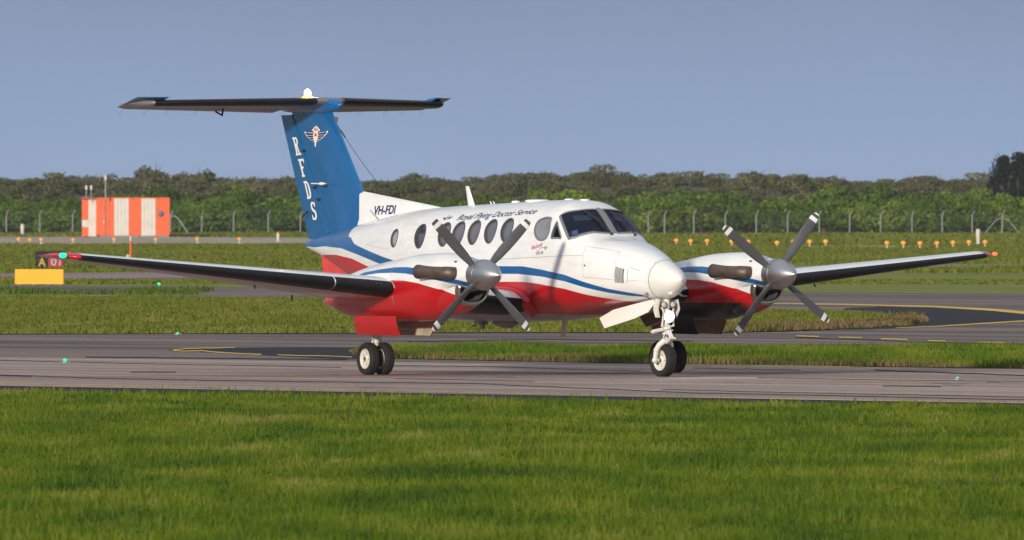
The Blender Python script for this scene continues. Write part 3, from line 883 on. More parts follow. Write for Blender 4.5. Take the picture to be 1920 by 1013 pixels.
# dorsal fillet
mb = MB(); rings = []
for k in range(14):
    u = k / 13; X = lerp(-5.28, -2.50, u); zt = lerp(2.872, 2.60, u); zb = float(interp(FUS['ZT'], X)) - .05
    hw = lerp(.050, .012, u); zt = max(zt, zb + .01)
    rings.append([(X, -hw * 2.0, zb), (X, -hw * 1.05, zb + (zt - zb) * .25), (X, -hw, zb + (zt - zb) * .9), (X, 0, zt), (X, hw, zb + (zt - zb) * .9), (X, hw * 1.05, zb + (zt - zb) * .25), (X, hw * 2.0, zb)])
mb.loft(rings); dors = mb.build('dorsal_fin', M['white'], air)
def dors_surf(X, z, off=0.0, side=-1):
    X = np.asarray(X, float); u = (X + 5.28) / 2.78; hw = .050 + (.012 - .050) * u
    return np.stack([X, side * (hw * 1.1 + off), np.asarray(z, float)], -1)
lettering('lettering', 'VH-FDI', lambda u, v: (-4.80 + .70 * u + .03 * v, 2.495 + .018 * u + .135 * v), M['navy'], dors, dors_surf, .12, .022, off=.004)
# slab letters down the rudder
GL = {
 'R': [[(0,1),(.62,1),(.80,.93),(.84,.74),(.74,.60),(.60,.56),(.78,.10),(.95,.10),(.95,0),(.58,0),(.38,.52),(.38,.10),(.50,.10),(.50,0),(0,0),(0,.10),(.12,.10),(.12,.9),(0,.9)]],
 'F': [[(0,1),(.92,1),(.92,.76),(.80,.76),(.76,.88),(.38,.88),(.38,.58),(.62,.58),(.62,.46),(.38,.46),(.38,.10),(.52,.10),(.52,0),(0,0),(0,.10),(.12,.10),(.12,.9),(0,.9)]],
 'D': [[(0,1),(.55,1),(.80,.90),(.92,.68),(.92,.32),(.80,.10),(.55,0),(0,0),(0,.10),(.12,.10),(.12,.9),(0,.9)]],
 'S': [[(.92,.98),(.80,.98),(.76,.92),(.58,1),(.34,1),(.12,.88),(.08,.70),(.20,.54),(.52,.42),(.64,.32),(.60,.18),(.44,.11),(.26,.16),(.18,.30),(.06,.30),(.04,.02),(.16,.02),(.22,.07),(.42,0),(.66,.02),(.88,.16),(.92,.34),(.82,.50),(.50,.62),(.34,.72),(.36,.84),(.52,.90),(.68,.84),(.76,.72),(.88,.72)]]}
HOLE = {'R': [(.38,.90),(.54,.90),(.60,.82),(.60,.72),(.52,.64),(.38,.64)], 'D': [(.38,.89),(.50,.88),(.62,.76),(.64,.5),(.62,.24),(.50,.12),(.38,.11)]}
for ch, tl, bl_, wd in (('R', (-7.61, 3.735), (-7.47, 3.445), .215), ('F', (-7.41, 3.385), (-7.26, 3.10), .225), ('D', (-7.22, 3.03), (-7.08, 2.745), .20), ('S', (-7.00, 2.695), (-6.89, 2.40), .20)):
    pm = lambda x, y: (bl_[0] + (tl[0] - bl_[0]) * y + wd * x, bl_[1] + (tl[1] - bl_[1]) * y + .012 * x)
    conform('letter', [[pm(x, y) for x, y in GL[ch][0]]], M['cream'], rud, fin_surf, .08, .1, .007)
    if ch in HOLE: conform('letter_counter', [[pm(x, y) for x, y in HOLE[ch]]], M['blue'], rud, fin_surf, .08, .1, .0085)
emblem(fin, fin_surf, lambda x, y: (-6.74 + .40 * x + .02 * y, 3.785 + .215 * y + .005 * x))

# tailplane
def stab_sec(a):
    k = (a - .25) / 2.55
    le = -6.32 - 1.15 * k; hg = -7.42 - .62 * k; te = -7.86 - .40 * k
    if a > 2.62: e_ = (a - 2.62) / .2; le -= .42 * e_ * e_; te -= .02
    z = 4.315 - .03 * k
    th = .165 - .055 * k
    if a > 2.72: th *= max(.1, 1 - (a - 2.72) / .11)
    return le, hg, te, z, th
def sfoil(x, th): return th * 1.25 * (.2969 * math.sqrt(max(0, x)) - .126 * x - .3516 * x * x + .2843 * x**3 - .1015 * x**4) * 2.0 * 2
AY = [.03, .25, .8, 1.4, 2.0, 2.45, 2.62, 2.70, 2.76, 2.81, 2.83]
M['stabu'] = pbr('shaded_tailplane_paint', (.16, .145, .15), .4, 0, .3, .1, 2)  # white tailplane painted dark mauve, its shade put into the colour
tp = empty('tailplane', (0, 0, 0)); tp.parent = air
INC = R(4.0)
for sg in (-1, 1):
    rings = []
    for a in AY:
        le, hg, te, z, th = stab_sec(a); c_ = le - te; L = []
        xs_ = [0, .01, .03, .07, .13, .22, .35, .5, (le - hg) / c_]
        for x in xs_[::-1]: L.append((x, sfoil(x, th)))
        for x in xs_[1:]: L.append((x, -sfoil(x, th)))
        rings.append([(le - x * c_ * math.cos(INC) , sg * a, z - x * c_ * math.sin(INC) + y) for x, y in L])
    mb = MB(); mb.loft(rings); sb = mb.build('stabiliser', M['stabu'], tp)
    # boot
    rings = []
    for a in AY[1:7]:
        le, hg, te, z, th = stab_sec(a); c_ = le - te; L = []
        for x in [.10, .07, .04, .02, .007, 0]: L.append((x, sfoil(x, th) + .004))
        for x in [.007, .02, .04, .07, .10]: L.append((x, -sfoil(x, th) - .004))
        rings.append([(le + .005 - x * c_ * math.cos(INC), sg * a, z - x * c_ * math.sin(INC) + y) for x, y in L])
    mb = MB(); mb.loft(rings, closed=False, cap=(False, False)); mb.build('de_icing_boot', M['boot'], tp)
    # elevator hanging a little below neutral, with a blue horn balance at the tip
    rings = []; DR = R(9)
    for a in AY[1:]:
        le, hg, te, z, th = stab_sec(a); c_ = le - te
        zh = z - (le - hg) * math.sin(INC); hh = sfoil((le - hg) / c_, th)
        L = [(0, hh), ((hg - te) * .5, hh * .5), ((hg - te), .006), ((hg - te), -.006), ((hg - te) * .5, -hh * .5), (0, -hh)]
        rings.append([(hg - .012 - x * math.cos(INC + DR), sg * a, zh - x * math.sin(INC + DR) + y) for x, y in L])
    mb = MB(); mb.loft(rings); el = mb.build('elevator', M['stabu'], tp)
    hb = MB(); rings = []
    for a in (2.44, 2.5, 2.70, 2.80, 2.86):
        le, hg, te, z, th = stab_sec(min(a, 2.62)); k = 1 - max(0, (a - 2.5)) / .5
        x0_, x1_ = le + .05 - (a - 2.44) * .5, hg - .05
        rings.append([(x0_ + (x1_ - x0_) * u, sg * a, z + .09 - .115 * u + s_ * .028 * math.sin(PI * min(1, u + .08)) * k) for u, s_ in ((0, 1), (.1, 1), (.4, 1), (1, 1), (1, -1), (.4, -1), (.1, -1), (0, -1))])
    hb.loft(rings); hb.build('horn_balance', M['blue'], tp)
    mb = MB()
    for a in (1.5, 2.0, 2.35, 2.75):
        le, hg, te, z, th = stab_sec(a); mb.tube([(te, sg * a, 4.17), (te - .15, sg * (a), 4.10)], .003, 4)
    mb.build('static_wick', M['decal_grey'], tp)
    if sg < 0:
        mb = MB(); le, hg, te, z, th = stab_sec(1.25)
        mb.tube([(hg, -1.25, 4.2), (hg - .03, -1.25, 4.09), (te + .1, -1.25, 4.15)], .016, 6); mb.build('trim_horn', M['dark'], tp)
# bullet fairing
mb = MB()
mb.lathe([(-5.93, .002), (-5.95, .035), (-6.02, .075), (-6.2, .115), (-6.5, .135), (-6.9, .135), (-7.3, .13), (-7.8, .10), (-8.15, .05), (-8.3, .008)], c=(-.04, 0, 4.25), n=28)
mb.m = [0] * len(mb.f)
mb.m = [1 if (mb.v[f_[0]][0] < -7.15 and mb.v[f_[0]][2] < 4.25) else 0 for f_ in mb.f]
bf = mb.build('bullet_fairing', [M['blue'], M['stabu']], tp)
mb = MB(); mb.tube([(-7.12, 0, 4.33), (-7.12, 0, 4.40)], [.05, .045], 14); bb = mb.build('beacon_base', M['steel'], tp)
mb = MB(); mb.sphere((-7.12, 0, 4.445), .058, 9, 0, (1, 1, 1.15)); mb.build('beacon_lamp', lamp('beacon_glow', (1, .80, .50), 4), tp)
mb = MB(); mb.lathe([(4.365, .05), (4.375, .085), (4.395, .085), (4.41, .05)], 'z', 18, (-7.12, 0, 0)); mb.build('beacon_halo_ring', lamp('beacon_halo_glow', (1, .42, .08), 1.6), tp)  # added glowing ring standing for the orange halo round the beacon
bl_ = bpy.data.lights.new('beacon_light', 'POINT'); bl_.energy = 26; bl_.color = (1, .55, .22); bl_.shadow_soft_size = .09
bo = bpy.data.objects.new('beacon_light', bl_); col.objects.link(bo); bo.parent = air; bo.location = (-7.12, 0, 4.56)
# HF wire aerial
mb = MB(); P = [Vector((-6.14, 0, 3.95)).lerp(Vector((-4.40, 0, 2.80)), k / 12) - Vector((0, 0, .05 * math.sin(PI * k / 12))) for k in range(13)]
mb.tube(P, .0045, 5); mb.tube([P[1], P[2]], .012, 6); mb.build('wire_aerial', M['rubber'], air)
mb = MB(); mb.box((-6.15, 0, 4.02), (.05, .04, .08), 0, 0, .01); mb.build('aerial_mount', M['exhaust'], fin)
# ventral fin
mb = MB(); mb.loft([[(-6.62, -.018, 1.86), (-5.2, -.03, 1.46), (-5.2, .03, 1.46), (-6.62, .018, 1.86)], [(-6.58, -.008, 1.52), (-5.0, -.012, 1.30), (-5.0, .012, 1.30), (-6.58, .008, 1.52)]])
mb.v[4:8] = [(-6.58, -.008, 1.53), (-4.95, -.012, 1.36), (-4.95, .012, 1.36), (-6.58, .008, 1.53)]
mb.build('ventral_fin', pbr('faded_red_paint', (.66, .06, .055), .35, 0, .3, .12, 3), air)
mb = MB()
for k in range(16): mb.sphere((-6.5 + k * .085, -.035 - k * .005, 1.83 - k * .026), .012, 4)
mb.build('rivet_row', M['steel'], air)

# ---------------- aerials and lumps
def blade_ant(name, base, top, ch0, ch1, th, mat, yo=0.0):
    mb = MB(); rings = []
    for k in range(4):
        u = k / 3; x = lerp(base[0], top[0], u); z = lerp(base[1], top[1], u); c_ = lerp(ch0, ch1, u) / 2; t_ = lerp(th, th * .6, u)
        rings.append([(x + c_ * math.cos(a), yo + t_ * math.sin(a), z) for a in [2 * PI * q / 12 for q in range(12)]])
    mb.loft(rings); return mb.build(name, mat, air)
blade_ant('blade_aerial', (-1.65, 2.62), (-1.80, 2.945), .23, .11, .014, M['white'])
blade_ant('blade_aerial', (-1.0, 2.655), (-1.05, 2.705), .05, .03, .008, M['white'])
blade_ant('blade_aerial', (-.90, 2.655), (-.95, 2.705), .05, .03, .008, M['white'])
blade_ant('blade_aerial', (1.37, .87), (1.29, .60), .20, .14, .016, pbr('aged_aerial_paint', (.62, .55, .42), .5, 0, 0, .2, 8))
for X, y, r_, h_ in ((-.22, 0, .07, .035), (.48, 0, .20, .035), (1.4, .05, .075, .025), (1.93, .03, .08, .02), (1.02, -.33, .05, .02)):
    z = float(surf(FUS, np.array([X]), np.array([math.asin(min(.9, abs(y) / .765)) * (1 if y < 0 else -1)]))[0, 2])
    mb = MB(); mb.lathe([(z - .01, r_), (z + h_ * .5, r_ * .97), (z + h_ * .85, r_ * .8), (z + h_, r_ * .02)], 'z', 24, (X, y, 0)); mb.build('roof_dome_aerial', M['white'], air)
mb = MB(); mb.tube([(-4.27, -.30, 2.40), (-4.32, -.305, 2.44), (-4.72, -.33, 2.66)], [.035, .016, .008], 8); mb.build('whip_aerial', M['white'], air)
mb = MB(); mb.box((-1.16, -.1, .80), (.22, .16, .06), 0, 0, .03); mb.box((-1.12, -.1, .745), (.08, .05, .08)); mb.build('belly_probe', M['under'], air, False)
mb = MB(); mb.sphere((-.55, 0, .80), .12, 8, 0, (3.0, 1.2, .55)); mb.box((-.50, 0, .735), (.22, .12, .03), 0, 0, .02); mb.build('belly_dome', M['under'], air)
mb = MB(); mb.tube([(-1.50, 0, .82), (-1.53, 0, .75), (-1.62, 0, .75)], .010, 6); mb.build('drain_mast', M['rubber'], air)
for sg in (-1, 1):
    mb = MB(); y = sg * .26
    mb.tube([(4.42, y, 1.30), (4.44, y * 1.30, 1.25), (4.56, y * 1.36, 1.245)], [.020, .016, .009], 8); mb.build('pitot_tube', M['steel'], air)

# ---------------- undercarriage
def wheel(name, c, r, wd, par, side):
    root = empty(name, c); root.parent = par
    t = MB(); h = wd / 2
    prof = [(-h * .55, r * .60), (-h * .80, r * .66), (-h * .98, r * .80), (-h * .92, r * .92), (-h * .62, r * .985), (-h * .38, r * .998), (-h * .36, r * .985), (-h * .30, r * .985), (-h * .28, r), (h * .28, r), (h * .30, r * .985), (h * .36, r * .985), (h * .38, r * .998), (h * .62, r * .985), (h * .92, r * .92), (h * .98, r * .80), (h * .80, r * .66), (h * .55, r * .60)]
    t.lathe(prof, 'y', 48, cap=(False, False))
    t.v = [(x, y, max(z, -r + .012)) for x, y, z in t.v]     # flat contact patch
    t.build('tyre', M['tyre'], root)
    q = MB()
    q.lathe([(-h * .72, r * .56), (-h * .78, r * .60), (-h * .60, r * .62), (h * .60, r * .62), (h * .78, r * .60), (h * .72, r * .56), (h * .52, r * .50), (h * .46, r * .24), (h * .62, r * .18), (h * .66, .01)] if side > 0 else
            [(h * .72, r * .56), (h * .78, r * .60), (h * .60, r * .62), (-h * .60, r * .62), (-h * .78, r * .60), (-h * .72, r * .56), (-h * .52, r * .50), (-h * .46, r * .24), (-h * .62, r * .18), (-h * .66, .01)], 'y', 36)
    q.build('rim', M['rim'], root)
    hb = MB(); hb.lathe([(side * h * .55, .032), (side * h * .82, .028), (side * h * .86, .004)], 'y', 14)
    for k in range(5):
        a = 2 * PI * k / 5; hb.sphere((math.cos(a) * r * .36, side * h * .49, math.sin(a) * r * .36), .009, 4)
    hb.build('hub_cap', M['dark'], root)
    return root
RM = .257
for sg in (-1, 1):
    g = empty('main_landing_gear', (0, sg * 2.615, 0)); g.parent = air
    wheel('wheel', (0, -.13, RM), RM, .165, g, -1); wheel('wheel', (0, .13, RM), RM, .165, g, 1)
    mb = MB(); mb.tube([(0, -.20, RM), (0, .20, RM)], .032, 12); mb.tube([(0, 0, RM), (0, 0, .52)], .030, 14)
    mb.build('axle', M['steel'], g)
    mb = MB(); mb.tube([(0, 0, .46), (0, 0, .96)], .052, 16); mb.tube([(0, 0, .50), (0, 0, .54)], .066, 16); mb.tube([(0, -.06, .60), (0, .06, .60)], .035, 10)
    mb.build('strut', M['gear'], g)
    mb = MB(); mb.tube([(0, .0, .52), (-.14, .0, .43), (-.05, 0, .30)], .016, 8); mb.tube([(.04, -.06, .58), (.06, -.07, .44), (.0, -.05, .30)], .008, 6); mb.tube([(.03, .05, .88), (.10, .07, .66), (.02, .06, .5)], .008, 6)
    mb.build('torque_link', M['steel'], g)
    for s2 in (-1, 1):
        mb = MB(); mb.lathe([(s2 * .045, .12), (s2 * .075, .125), (s2 * .08, .05)], 'y', 20, (0, 0, RM)); mb.box((.06, s2 * .06, RM + .07), (.10, .04, .09)); mb.build('brake', M['exhaust'], g)
    # door pairs: curved outer panel, pale inner skin
    for s2 in (-1, 1):
        rings_o = []
        for k in range(7):
            u = k / 6; z = lerp(.93, .635, u); yo = s2 * (.335 - .10 * u * u + .0 * u)
            rings_o.append([(lerp(-.06, -.16, u) , yo, z), (.5, yo + s2 * .012, z - .005), (1.28 - .01 * u, yo, z - .01 * u)])
        X0 = [r_ for r_ in rings_o]
        if s2 * sg < 0:      # inboard leaf sits further forward
            X0 = [[(p[0] + .10, p[1], p[2]) for p in r_] for r_ in X0]
        mb = MB(); n3 = 3
        V = [p for r_ in X0 for p in r_]; Fq3 = [(i * 3 + k, i * 3 + k + 1, (i + 1) * 3 + k + 1, (i + 1) * 3 + k) for i in range(6) for k in range(2)]
        mb.add(V, Fq3, 0)
        mb.add([(p[0] * .985 + .01, p[1] - s2 * .016, p[2] + .001) for p in V], [f_[::-1] for f_ in Fq3], 1)
        # rim closing the two skins
        n_ = len(V); edge = [0, 1, 2] + [i * 3 + 2 for i in range(1, 7)] + [19, 18] + [i * 3 for i in range(5, 0, -1)]
        for a, b in zip(edge, edge[1:] + edge[:1]): mb.f.append((a, b, b + n_, a + n_)); mb.m.append(2)
        if sg > 0 and s2 < 0: mb.m = [3 if (m_ == 0 and sum(mb.v[i][0] for i in f_) / len(f_) > .6) else m_ for f_, m_ in zip(mb.f, mb.m)]  # front part of this leaf's outer face is black too
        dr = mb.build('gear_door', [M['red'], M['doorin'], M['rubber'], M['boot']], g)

# nose gear
ng = empty('nose_landing_gear', (4.55, 0, 0)); ng.parent = air
wh = wheel('wheel', (-.10, 0, .262), .262, .185, ng, -1); wh.rotation_euler = (0, 0, R(6))
mb = MB()
mb.tube([(0, 0, .66), (0, 0, 1.20)], .05, 16); mb.tube([(0, 0, .74), (0, 0, .78)], .075, 16); mb.tube([(0, 0, .66), (0, 0, .69)], .07, 16)
mb.build('strut', M['gear'], ng)
mb = MB(); mb.tube([(0, 0, .58), (0, 0, .68)], .034, 14); mb.build('oleo_piston', M['steel'], ng)
mb = MB()
mb.tube([(0, 0, .60), (.0, -.02, .57), (-.04, -.10, .50), (-.08, -.135, .42), (-.10, -.14, .30), (-.10, -.14, .25)], [.05, .05, .046, .042, .036, .034], 12)
mb.tube([(-.10, -.15, .262), (-.10, .12, .262)], .024, 10)
mb.tube([(0, 0, .60), (-.04, .10, .50), (-.10, .13, .40), (-.10, .13, .25)], [.05, .045, .036, .032], 12)
mb.sphere((-.10, -.15, .26), .045, 8)
mb.build('fork', M['gear'], ng)
mb = MB(); mb.tube([(.05, -.01, .71), (.17, -.01, .60), (.04, -.02, .53)], [.026, .024, .026], 8); mb.tube([(.05, .03, .71), (.17, .02, .60), (.04, .03, .53)], [.022, .02, .022], 8); mb.tube([(.17, -.05, .60), (.17, .06, .60)], .018, 8); mb.build('torque_link', M['gear'], ng)
mb = MB(); mb.tube([(.02, -.08, .735), (.02, -.26, .70)], .032, 12); mb.tube([(.02, -.26, .70), (.02, -.29, .695)], .012, 8); mb.tube([(.02, .05, .735), (.02, -.08, .735)], .014, 8); mb.build('shimmy_damper', M['gear'], ng)
mb = MB()
mb.box((.03, 0, .79), (.06, .20, .02)); mb.box((.03, 0, .725), (.08, .16, .015)); mb.tube([(.04, -.10, .79), (.04, -.07, 1.0), (.02, -.13, 1.16)], .017, 8); mb.tube([(.04, .10, .79), (.04, .09, 1.0), (.02, .13, 1.16)], .017, 8); mb.tube([(.05, -.05, .69), (.06, -.09, .62), (.03, -.04, .58)], .008, 6)
mb.build('brace', M['gear'], ng)
for y in (-.095, .065):
    mb = MB(); mb.lathe([(.02, .048), (.055, .052), (.058, .044), (.05, .04)], 'x', 20, (.03, y, 1.12)); tl_ = mb.build('taxi_light', M['steel'], ng)
    mb = MB(); mb.sphere((.078, y, 1.12), .040, 8, 0, (.25, 1, 1)); mb.build('lens', pbr('lamp_lens', (.62, .60, .52), .12, 0, 1), tl_)
mb = MB(); mb.lathe([(-.05, .04), (.0, .085), (.035, .092), (.04, .084)], 'x', 24, (.08, -.02, .935)); ll = mb.build('landing_light', M['steel'], ng)
mb = MB(); mb.sphere((.118, -.02, .935), .088, 10, 0, (.35, 1, 1)); mb.build('lens', lamp('landing_light_glow', (1, 1, .90), 8), ll)
pl_ = bpy.data.lights.new('landing_beam', 'SPOT'); pl_.energy = 60; pl_.color = (1, .97, .88); pl_.spot_size = R(110); pl_.spot_blend = .8; pl_.shadow_soft_size = .06
po = bpy.data.objects.new('landing_beam', pl_); col.objects.link(po); po.parent = ng; po.location = (.19, -.02, .935); po.rotation_euler = (0, R(-80), 0)
# nose gear doors
for sg, mt in ((-1, M['white']), (1, M['white'])):
    xo = 0 if sg < 0 else -.0
    P = [(2.93, .90), (3.16, .745), (4.02, .90), (4.40, 1.00), (4.52, 1.12), (4.47, 1.20), (3.9, 1.12), (3.3, 1.03)]
    if sg > 0: P = [(3.25, .94), (3.40, .76), (4.02, .87), (4.40, .98), (4.50, 1.12), (4.4, 1.19), (3.9, 1.12), (3.4, 1.03)]
    mb = MB(); th = .016; n = len(P)
    yv = lambda z: sg * (.20 + .11 * (1.18 - z) / .43)
    mb.add([(x, yv(z) - sg * 0, z) for x, z in P], [tuple(range(n))], 0); mb.add([(x, yv(z) - sg * th, z) for x, z in P], [tuple(range(n))[::-1]], 1)
    for k in range(n): mb.f.append((k, (k + 1) % n, n + (k + 1) % n, n + k)); mb.m.append(2)
    mb.build('nose_gear_door', [M['cream'] if sg < 0 else M['white'], M['duct'] if sg > 0 else M['doorin'], M['cream']], air, False)
for sg in (-1, 1):
    mb = MB(); mb.loft([[(4.50, sg * .16, 1.20), (4.62, sg * .15, 1.20), (4.62, sg * .17, 1.20), (4.50, sg * .18, 1.20)], [(4.50, sg * .19, 1.05), (4.62, sg * .18, 1.05), (4.62, sg * .20, 1.05), (4.50, sg * .21, 1.05)], [(4.50, sg * .15, .92), (4.60, sg * .14, .92), (4.60, sg * .155, .92), (4.50, sg * .17, .92)]])
    mb.build('wheel_bay_cheek', M['gear'], air)
mb = MB(); mb.box((4.44, 0, 1.14), (.10, .26, .16), 0, 0, .02); mb.build('wheel_bay', M['doorin'], air, False)

# ---------------- cockpit interior
M['seat'] = pbr('grey_seat_cloth', (.24, .24, .25), .8, 0, 0, .2, 10)
mb = MB(); Q_ = surf(FUS, np.full(48, 1.05), np.arange(48) * 2 * PI / 48); mb.add([(1.05, q_[1] * .975, 1.77 + (q_[2] - 1.77) * .975) for q_ in Q_], [tuple(range(48))]); mb.build('cabin_bulkhead', pbr('cabin_bulkhead_grey', (.42, .41, .40), .7), air, False)
mb = MB(); mb.loft([[(2.30, -.62, 2.02), (2.78, -.60, 2.14), (2.80, -.60, 1.5), (2.45, -.62, 1.5)], [(2.30, 0, 2.10), (2.86, 0, 2.17), (2.86, 0, 1.5), (2.45, 0, 1.5)], [(2.30, .62, 2.02), (2.78, .60, 2.14), (2.80, .60, 1.5), (2.45, .62, 1.5)]]); mb.build('instrument_panel', M['rubber'], air)
for sg in (-1, 1):
    st = empty('pilot_seat', (1.55, sg * .32, 1.30)); st.parent = air
    mb = MB(); mb.box((.08, 0, .1), (.48, .46, .12), 0, 0, .05); mb.build('seat_cushion', M['seat'], st)
    mb = MB(); mb.loft([[(-.16, -.23, .1), (-.08, -.23, .1), (-.08, .23, .1), (-.16, .23, .1)], [(-.26, -.23, .66), (-.18, -.23, .66), (-.18, .23, .66), (-.26, .23, .66)], [(-.28, -.12, .84), (-.20, -.12, .84), (-.20, .12, .84), (-.28, .12, .84)]]); mb.build('backrest', M['seat'], st, False)
    mb = MB(); mb.loft([[(2.34, sg * .12, 2.50), (2.34, sg * .42, 2.48), (2.36, sg * .42, 2.48), (2.36, sg * .12, 2.50)], [(2.42, sg * .12, 2.42), (2.42, sg * .42, 2.40), (2.44, sg * .42, 2.40), (2.44, sg * .12, 2.42)]]); mb.build('sun_visor', pbr('visor_green', (.30, .36, .26), .5), air, False)
mb = MB(); P2 = [(2.55, -.57, 2.10), (2.60, -.44, 2.12), (2.50, -.42, 2.27), (2.45, -.56, 2.22)]; mb.add(P2, [(0, 1, 2, 3)]); mb.build('paper_chart', pbr('white_paper', (.8, .82, .82), .7), air, False)
mb = MB(); mb.sphere((2.50, .02, 2.33), .035, 6, 0, (1, 1.2, 1.6)); mb.tube([(2.45, .02, 2.5), (2.52, .02, 2.3)], .008, 6); mb.build('standby_compass', M['rubber'], air)

# ---------------- pilots
M['skin'] = pbr('skin', (.50, .23, .14), .5)
M['shirt'] = pbr('navy_shirt', (.018, .03, .10), .8)
M['hair'] = pbr('dark_hair', (.03, .02, .015), .7)
def person(loc, rz, label, lean=0.0):
    root = empty('person', (0, 0, 0)); root.parent = None
    J = [(0,0,.14,.15),(0,0,.36,.15),(.0,0,.54,.17),(0,0,.64,.10),(.01,0,.70,.055),(.02,0,.76,.06),
         (0,.17,.58,.065),(.05,.24,.36,.048),(.30,.18,.32,.036),(.37,.16,.34,.035),
         (0,-.17,.58,.065),(.05,-.24,.36,.048),(.30,-.18,.32,.036),(.37,-.16,.34,.035),
         (.10,.10,.12,.10),(.46,.11,.14,.075),(.52,.11,-.08,.05),(.60,.11,-.12,.045),
         (.10,-.10,.12,.10),(.46,-.11,.14,.075),(.52,-.11,-.08,.05),(.60,-.11,-.12,.045)]
    E = [(0,1),(1,2),(2,3),(3,4),(4,5),(2,6),(6,7),(7,8),(8,9),(2,10),(10,11),(11,12),(12,13),(0,14),(14,15),(15,16),(16,17),(0,18),(18,19),(19,20),(20,21)]
    me = bpy.data.meshes.new('body'); me.from_pydata([j[:3] for j in J], E, []); me.materials.append(M['shirt'])
    o = bpy.data.objects.new('body', me); col.objects.link(o); o.parent = root
    md = o.modifiers.new('skin', 'SKIN'); md.use_smooth_shade = True
    sk = me.skin_vertices[0].data
    for i, j in enumerate(J): sk[i].radius = (j[3], j[3])
    sk[0].use_root = True
    ms = o.modifiers.new('sub', 'SUBSURF'); ms.levels = 1; ms.render_levels = 1
    hd = MB(); rings = []
    for z, rx, ry, cx3 in ((-.115, .035, .03, .02), (-.10, .055, .048, .025), (-.06, .078, .062, .018), (-.02, .092, .070, .008), (.03, .098, .074, 0), (.07, .094, .072, -.005), (.10, .075, .06, -.01), (.118, .04, .035, -.01), (.124, .004, .004, -.01)):
        rings.append([(cx3 + rx * math.cos(a) * (1.0), ry * math.sin(a), z) for a in [2 * PI * k / 20 for k in range(20)]])
    hd.loft(rings); hd.tube([(.085, 0, .02), (.118, 0, -.022), (.09, 0, -.03)], [.008, .016, .006], 8)
    for s_ in (-1, 1): hd.sphere((-.005, s_ * .076, -.005), .026, 5, 0, (.8, .4, 1.2))
    hd.tube([(0, 0, -.22), (.0, 0, -.08)], [.055, .05], 12)
    h = hd.build('head', M['skin'], root, loc=(.02, 0, .88))
    ey = MB()
    for s_ in (-1, 1): ey.sphere((.083, s_ * .03, .015), .010, 5)
    ey.build('eye', M['hair'], h); mo = MB(); mo.tube([(.082, -.022, -.062), (.090, 0, -.062), (.082, .022, -.062)], .005, 5); mo.build('mouth', M['decal_red'], h)
    hr = MB(); rings = []
    for z, rx, ry, cx3 in ((-.04, .06, .072, -.045), (.02, .085, .078, -.025), (.07, .10, .078, -.008), (.105, .082, .066, -.01), (.128, .045, .04, -.01), (.133, .004, .004, -.01)):
        rings.append([(cx3 + rx * math.cos(a), ry * math.sin(a), z) for a in [2 * PI * k / 18 for k in range(18)]])
    hr.loft(rings); hr.build('hair', M['hair'], h)
    hs = MB(); hs.tube([(-.01, -.085, .0), (-.01, -.08, .09), (-.01, 0, .145), (-.01, .08, .09), (-.01, .085, .0)], .008, 6)
    for s_ in (-1, 1): hs.sphere((-.005, s_ * .088, -.005), .036, 6, 0, (1, .5, 1.2))
    hs.tube([(0, -.10, -.02), (.08, -.07, -.065), (.10, -.02, -.062)], .004, 5); hs.build('headset', M['rubber'], h)
    for s_ in (-1, 1):
        hn = MB(); hn.sphere((.0, 0, 0), .035, 6, 0, (1.25, .45, 1))
        for k in range(4):
            y0 = -.0; a = -.02 + k * .015; ln = (.050, .058, .055, .045)[k]
            hn.tube([(.03, 0, .025 - k * .017), (.03 + ln * .6, -s_ * .012, .025 - k * .017), (.03 + ln * .75, -s_ * .035, .022 - k * .016), (.02 + ln * .5, -s_ * .05, .020 - k * .016)], [.0095, .009, .008, .007], 6)
        hn.tube([(-.01, 0, .02), (.02, -s_ * .02, .045), (.045, -s_ * .035, .04)], [.011, .010, .008], 6)
        hn.build('hand', M['skin'], root, loc=(.40, s_ * .155, .34))
    root.location = loc; root.rotation_euler = (0, 0, rz)
    tag(root, label, 'person', 'pilots in the cockpit'); return root
Mat = Matrix.Translation(air.location) @ Matrix.Rotation(HEAD - PI / 2, 4, 'Z')
person(Mat @ Vector((1.90, -.38, 1.33)), HEAD - PI / 2, 'pilot in dark shirt behind the small triangular window nearest the viewer')
person(Mat @ Vector((1.62, .33, 1.42)), HEAD - PI / 2, 'pilot in dark shirt seen through the far windshield pane')

for o in list(col.objects):
    if o.name.split('.')[0] in ('rivet_row', 'chipped_boot_edge', 'static_wick', 'emblem', 'emblem_feather', 'emblem_flame', 'lettering', 'louvre_vent', 'louvre_blade', 'brake'): o['kind'] = 'stuff'

# ------------------------------------------------------------------ GROUND
def G(px, py):
    """point of the level ground seen at that place of the 1920-wide photograph"""
    c, s = math.cos(PITCH), math.sin(PITCH)
    a = (px - 960) / FPX; b = (506.5 - py) / FPX
    r = (a, c + b * s, -s + b * c); t = -CAM_H / r[2]
    return (r[0] * t, r[1] * t)
def sheet(name, pix, z, mat, label=None, kind='structure'):
    P = [G(*p) for p in pix]
    o = mk(name, [(x, y, z) for x, y in P], [tuple(range(len(P)))], mat, None, False)
    bm = bmesh.new(); bm.from_mesh(o.data); bmesh.ops.triangulate(bm, faces=bm.faces); bmesh.ops.recalc_face_normals(bm, faces=bm.faces)
    for f_ in bm.faces:
        if f_.normal.z < 0: f_.normal_flip()
    bm.to_mesh(o.data); bm.free()
    tag(o, label, None, None, kind); return o

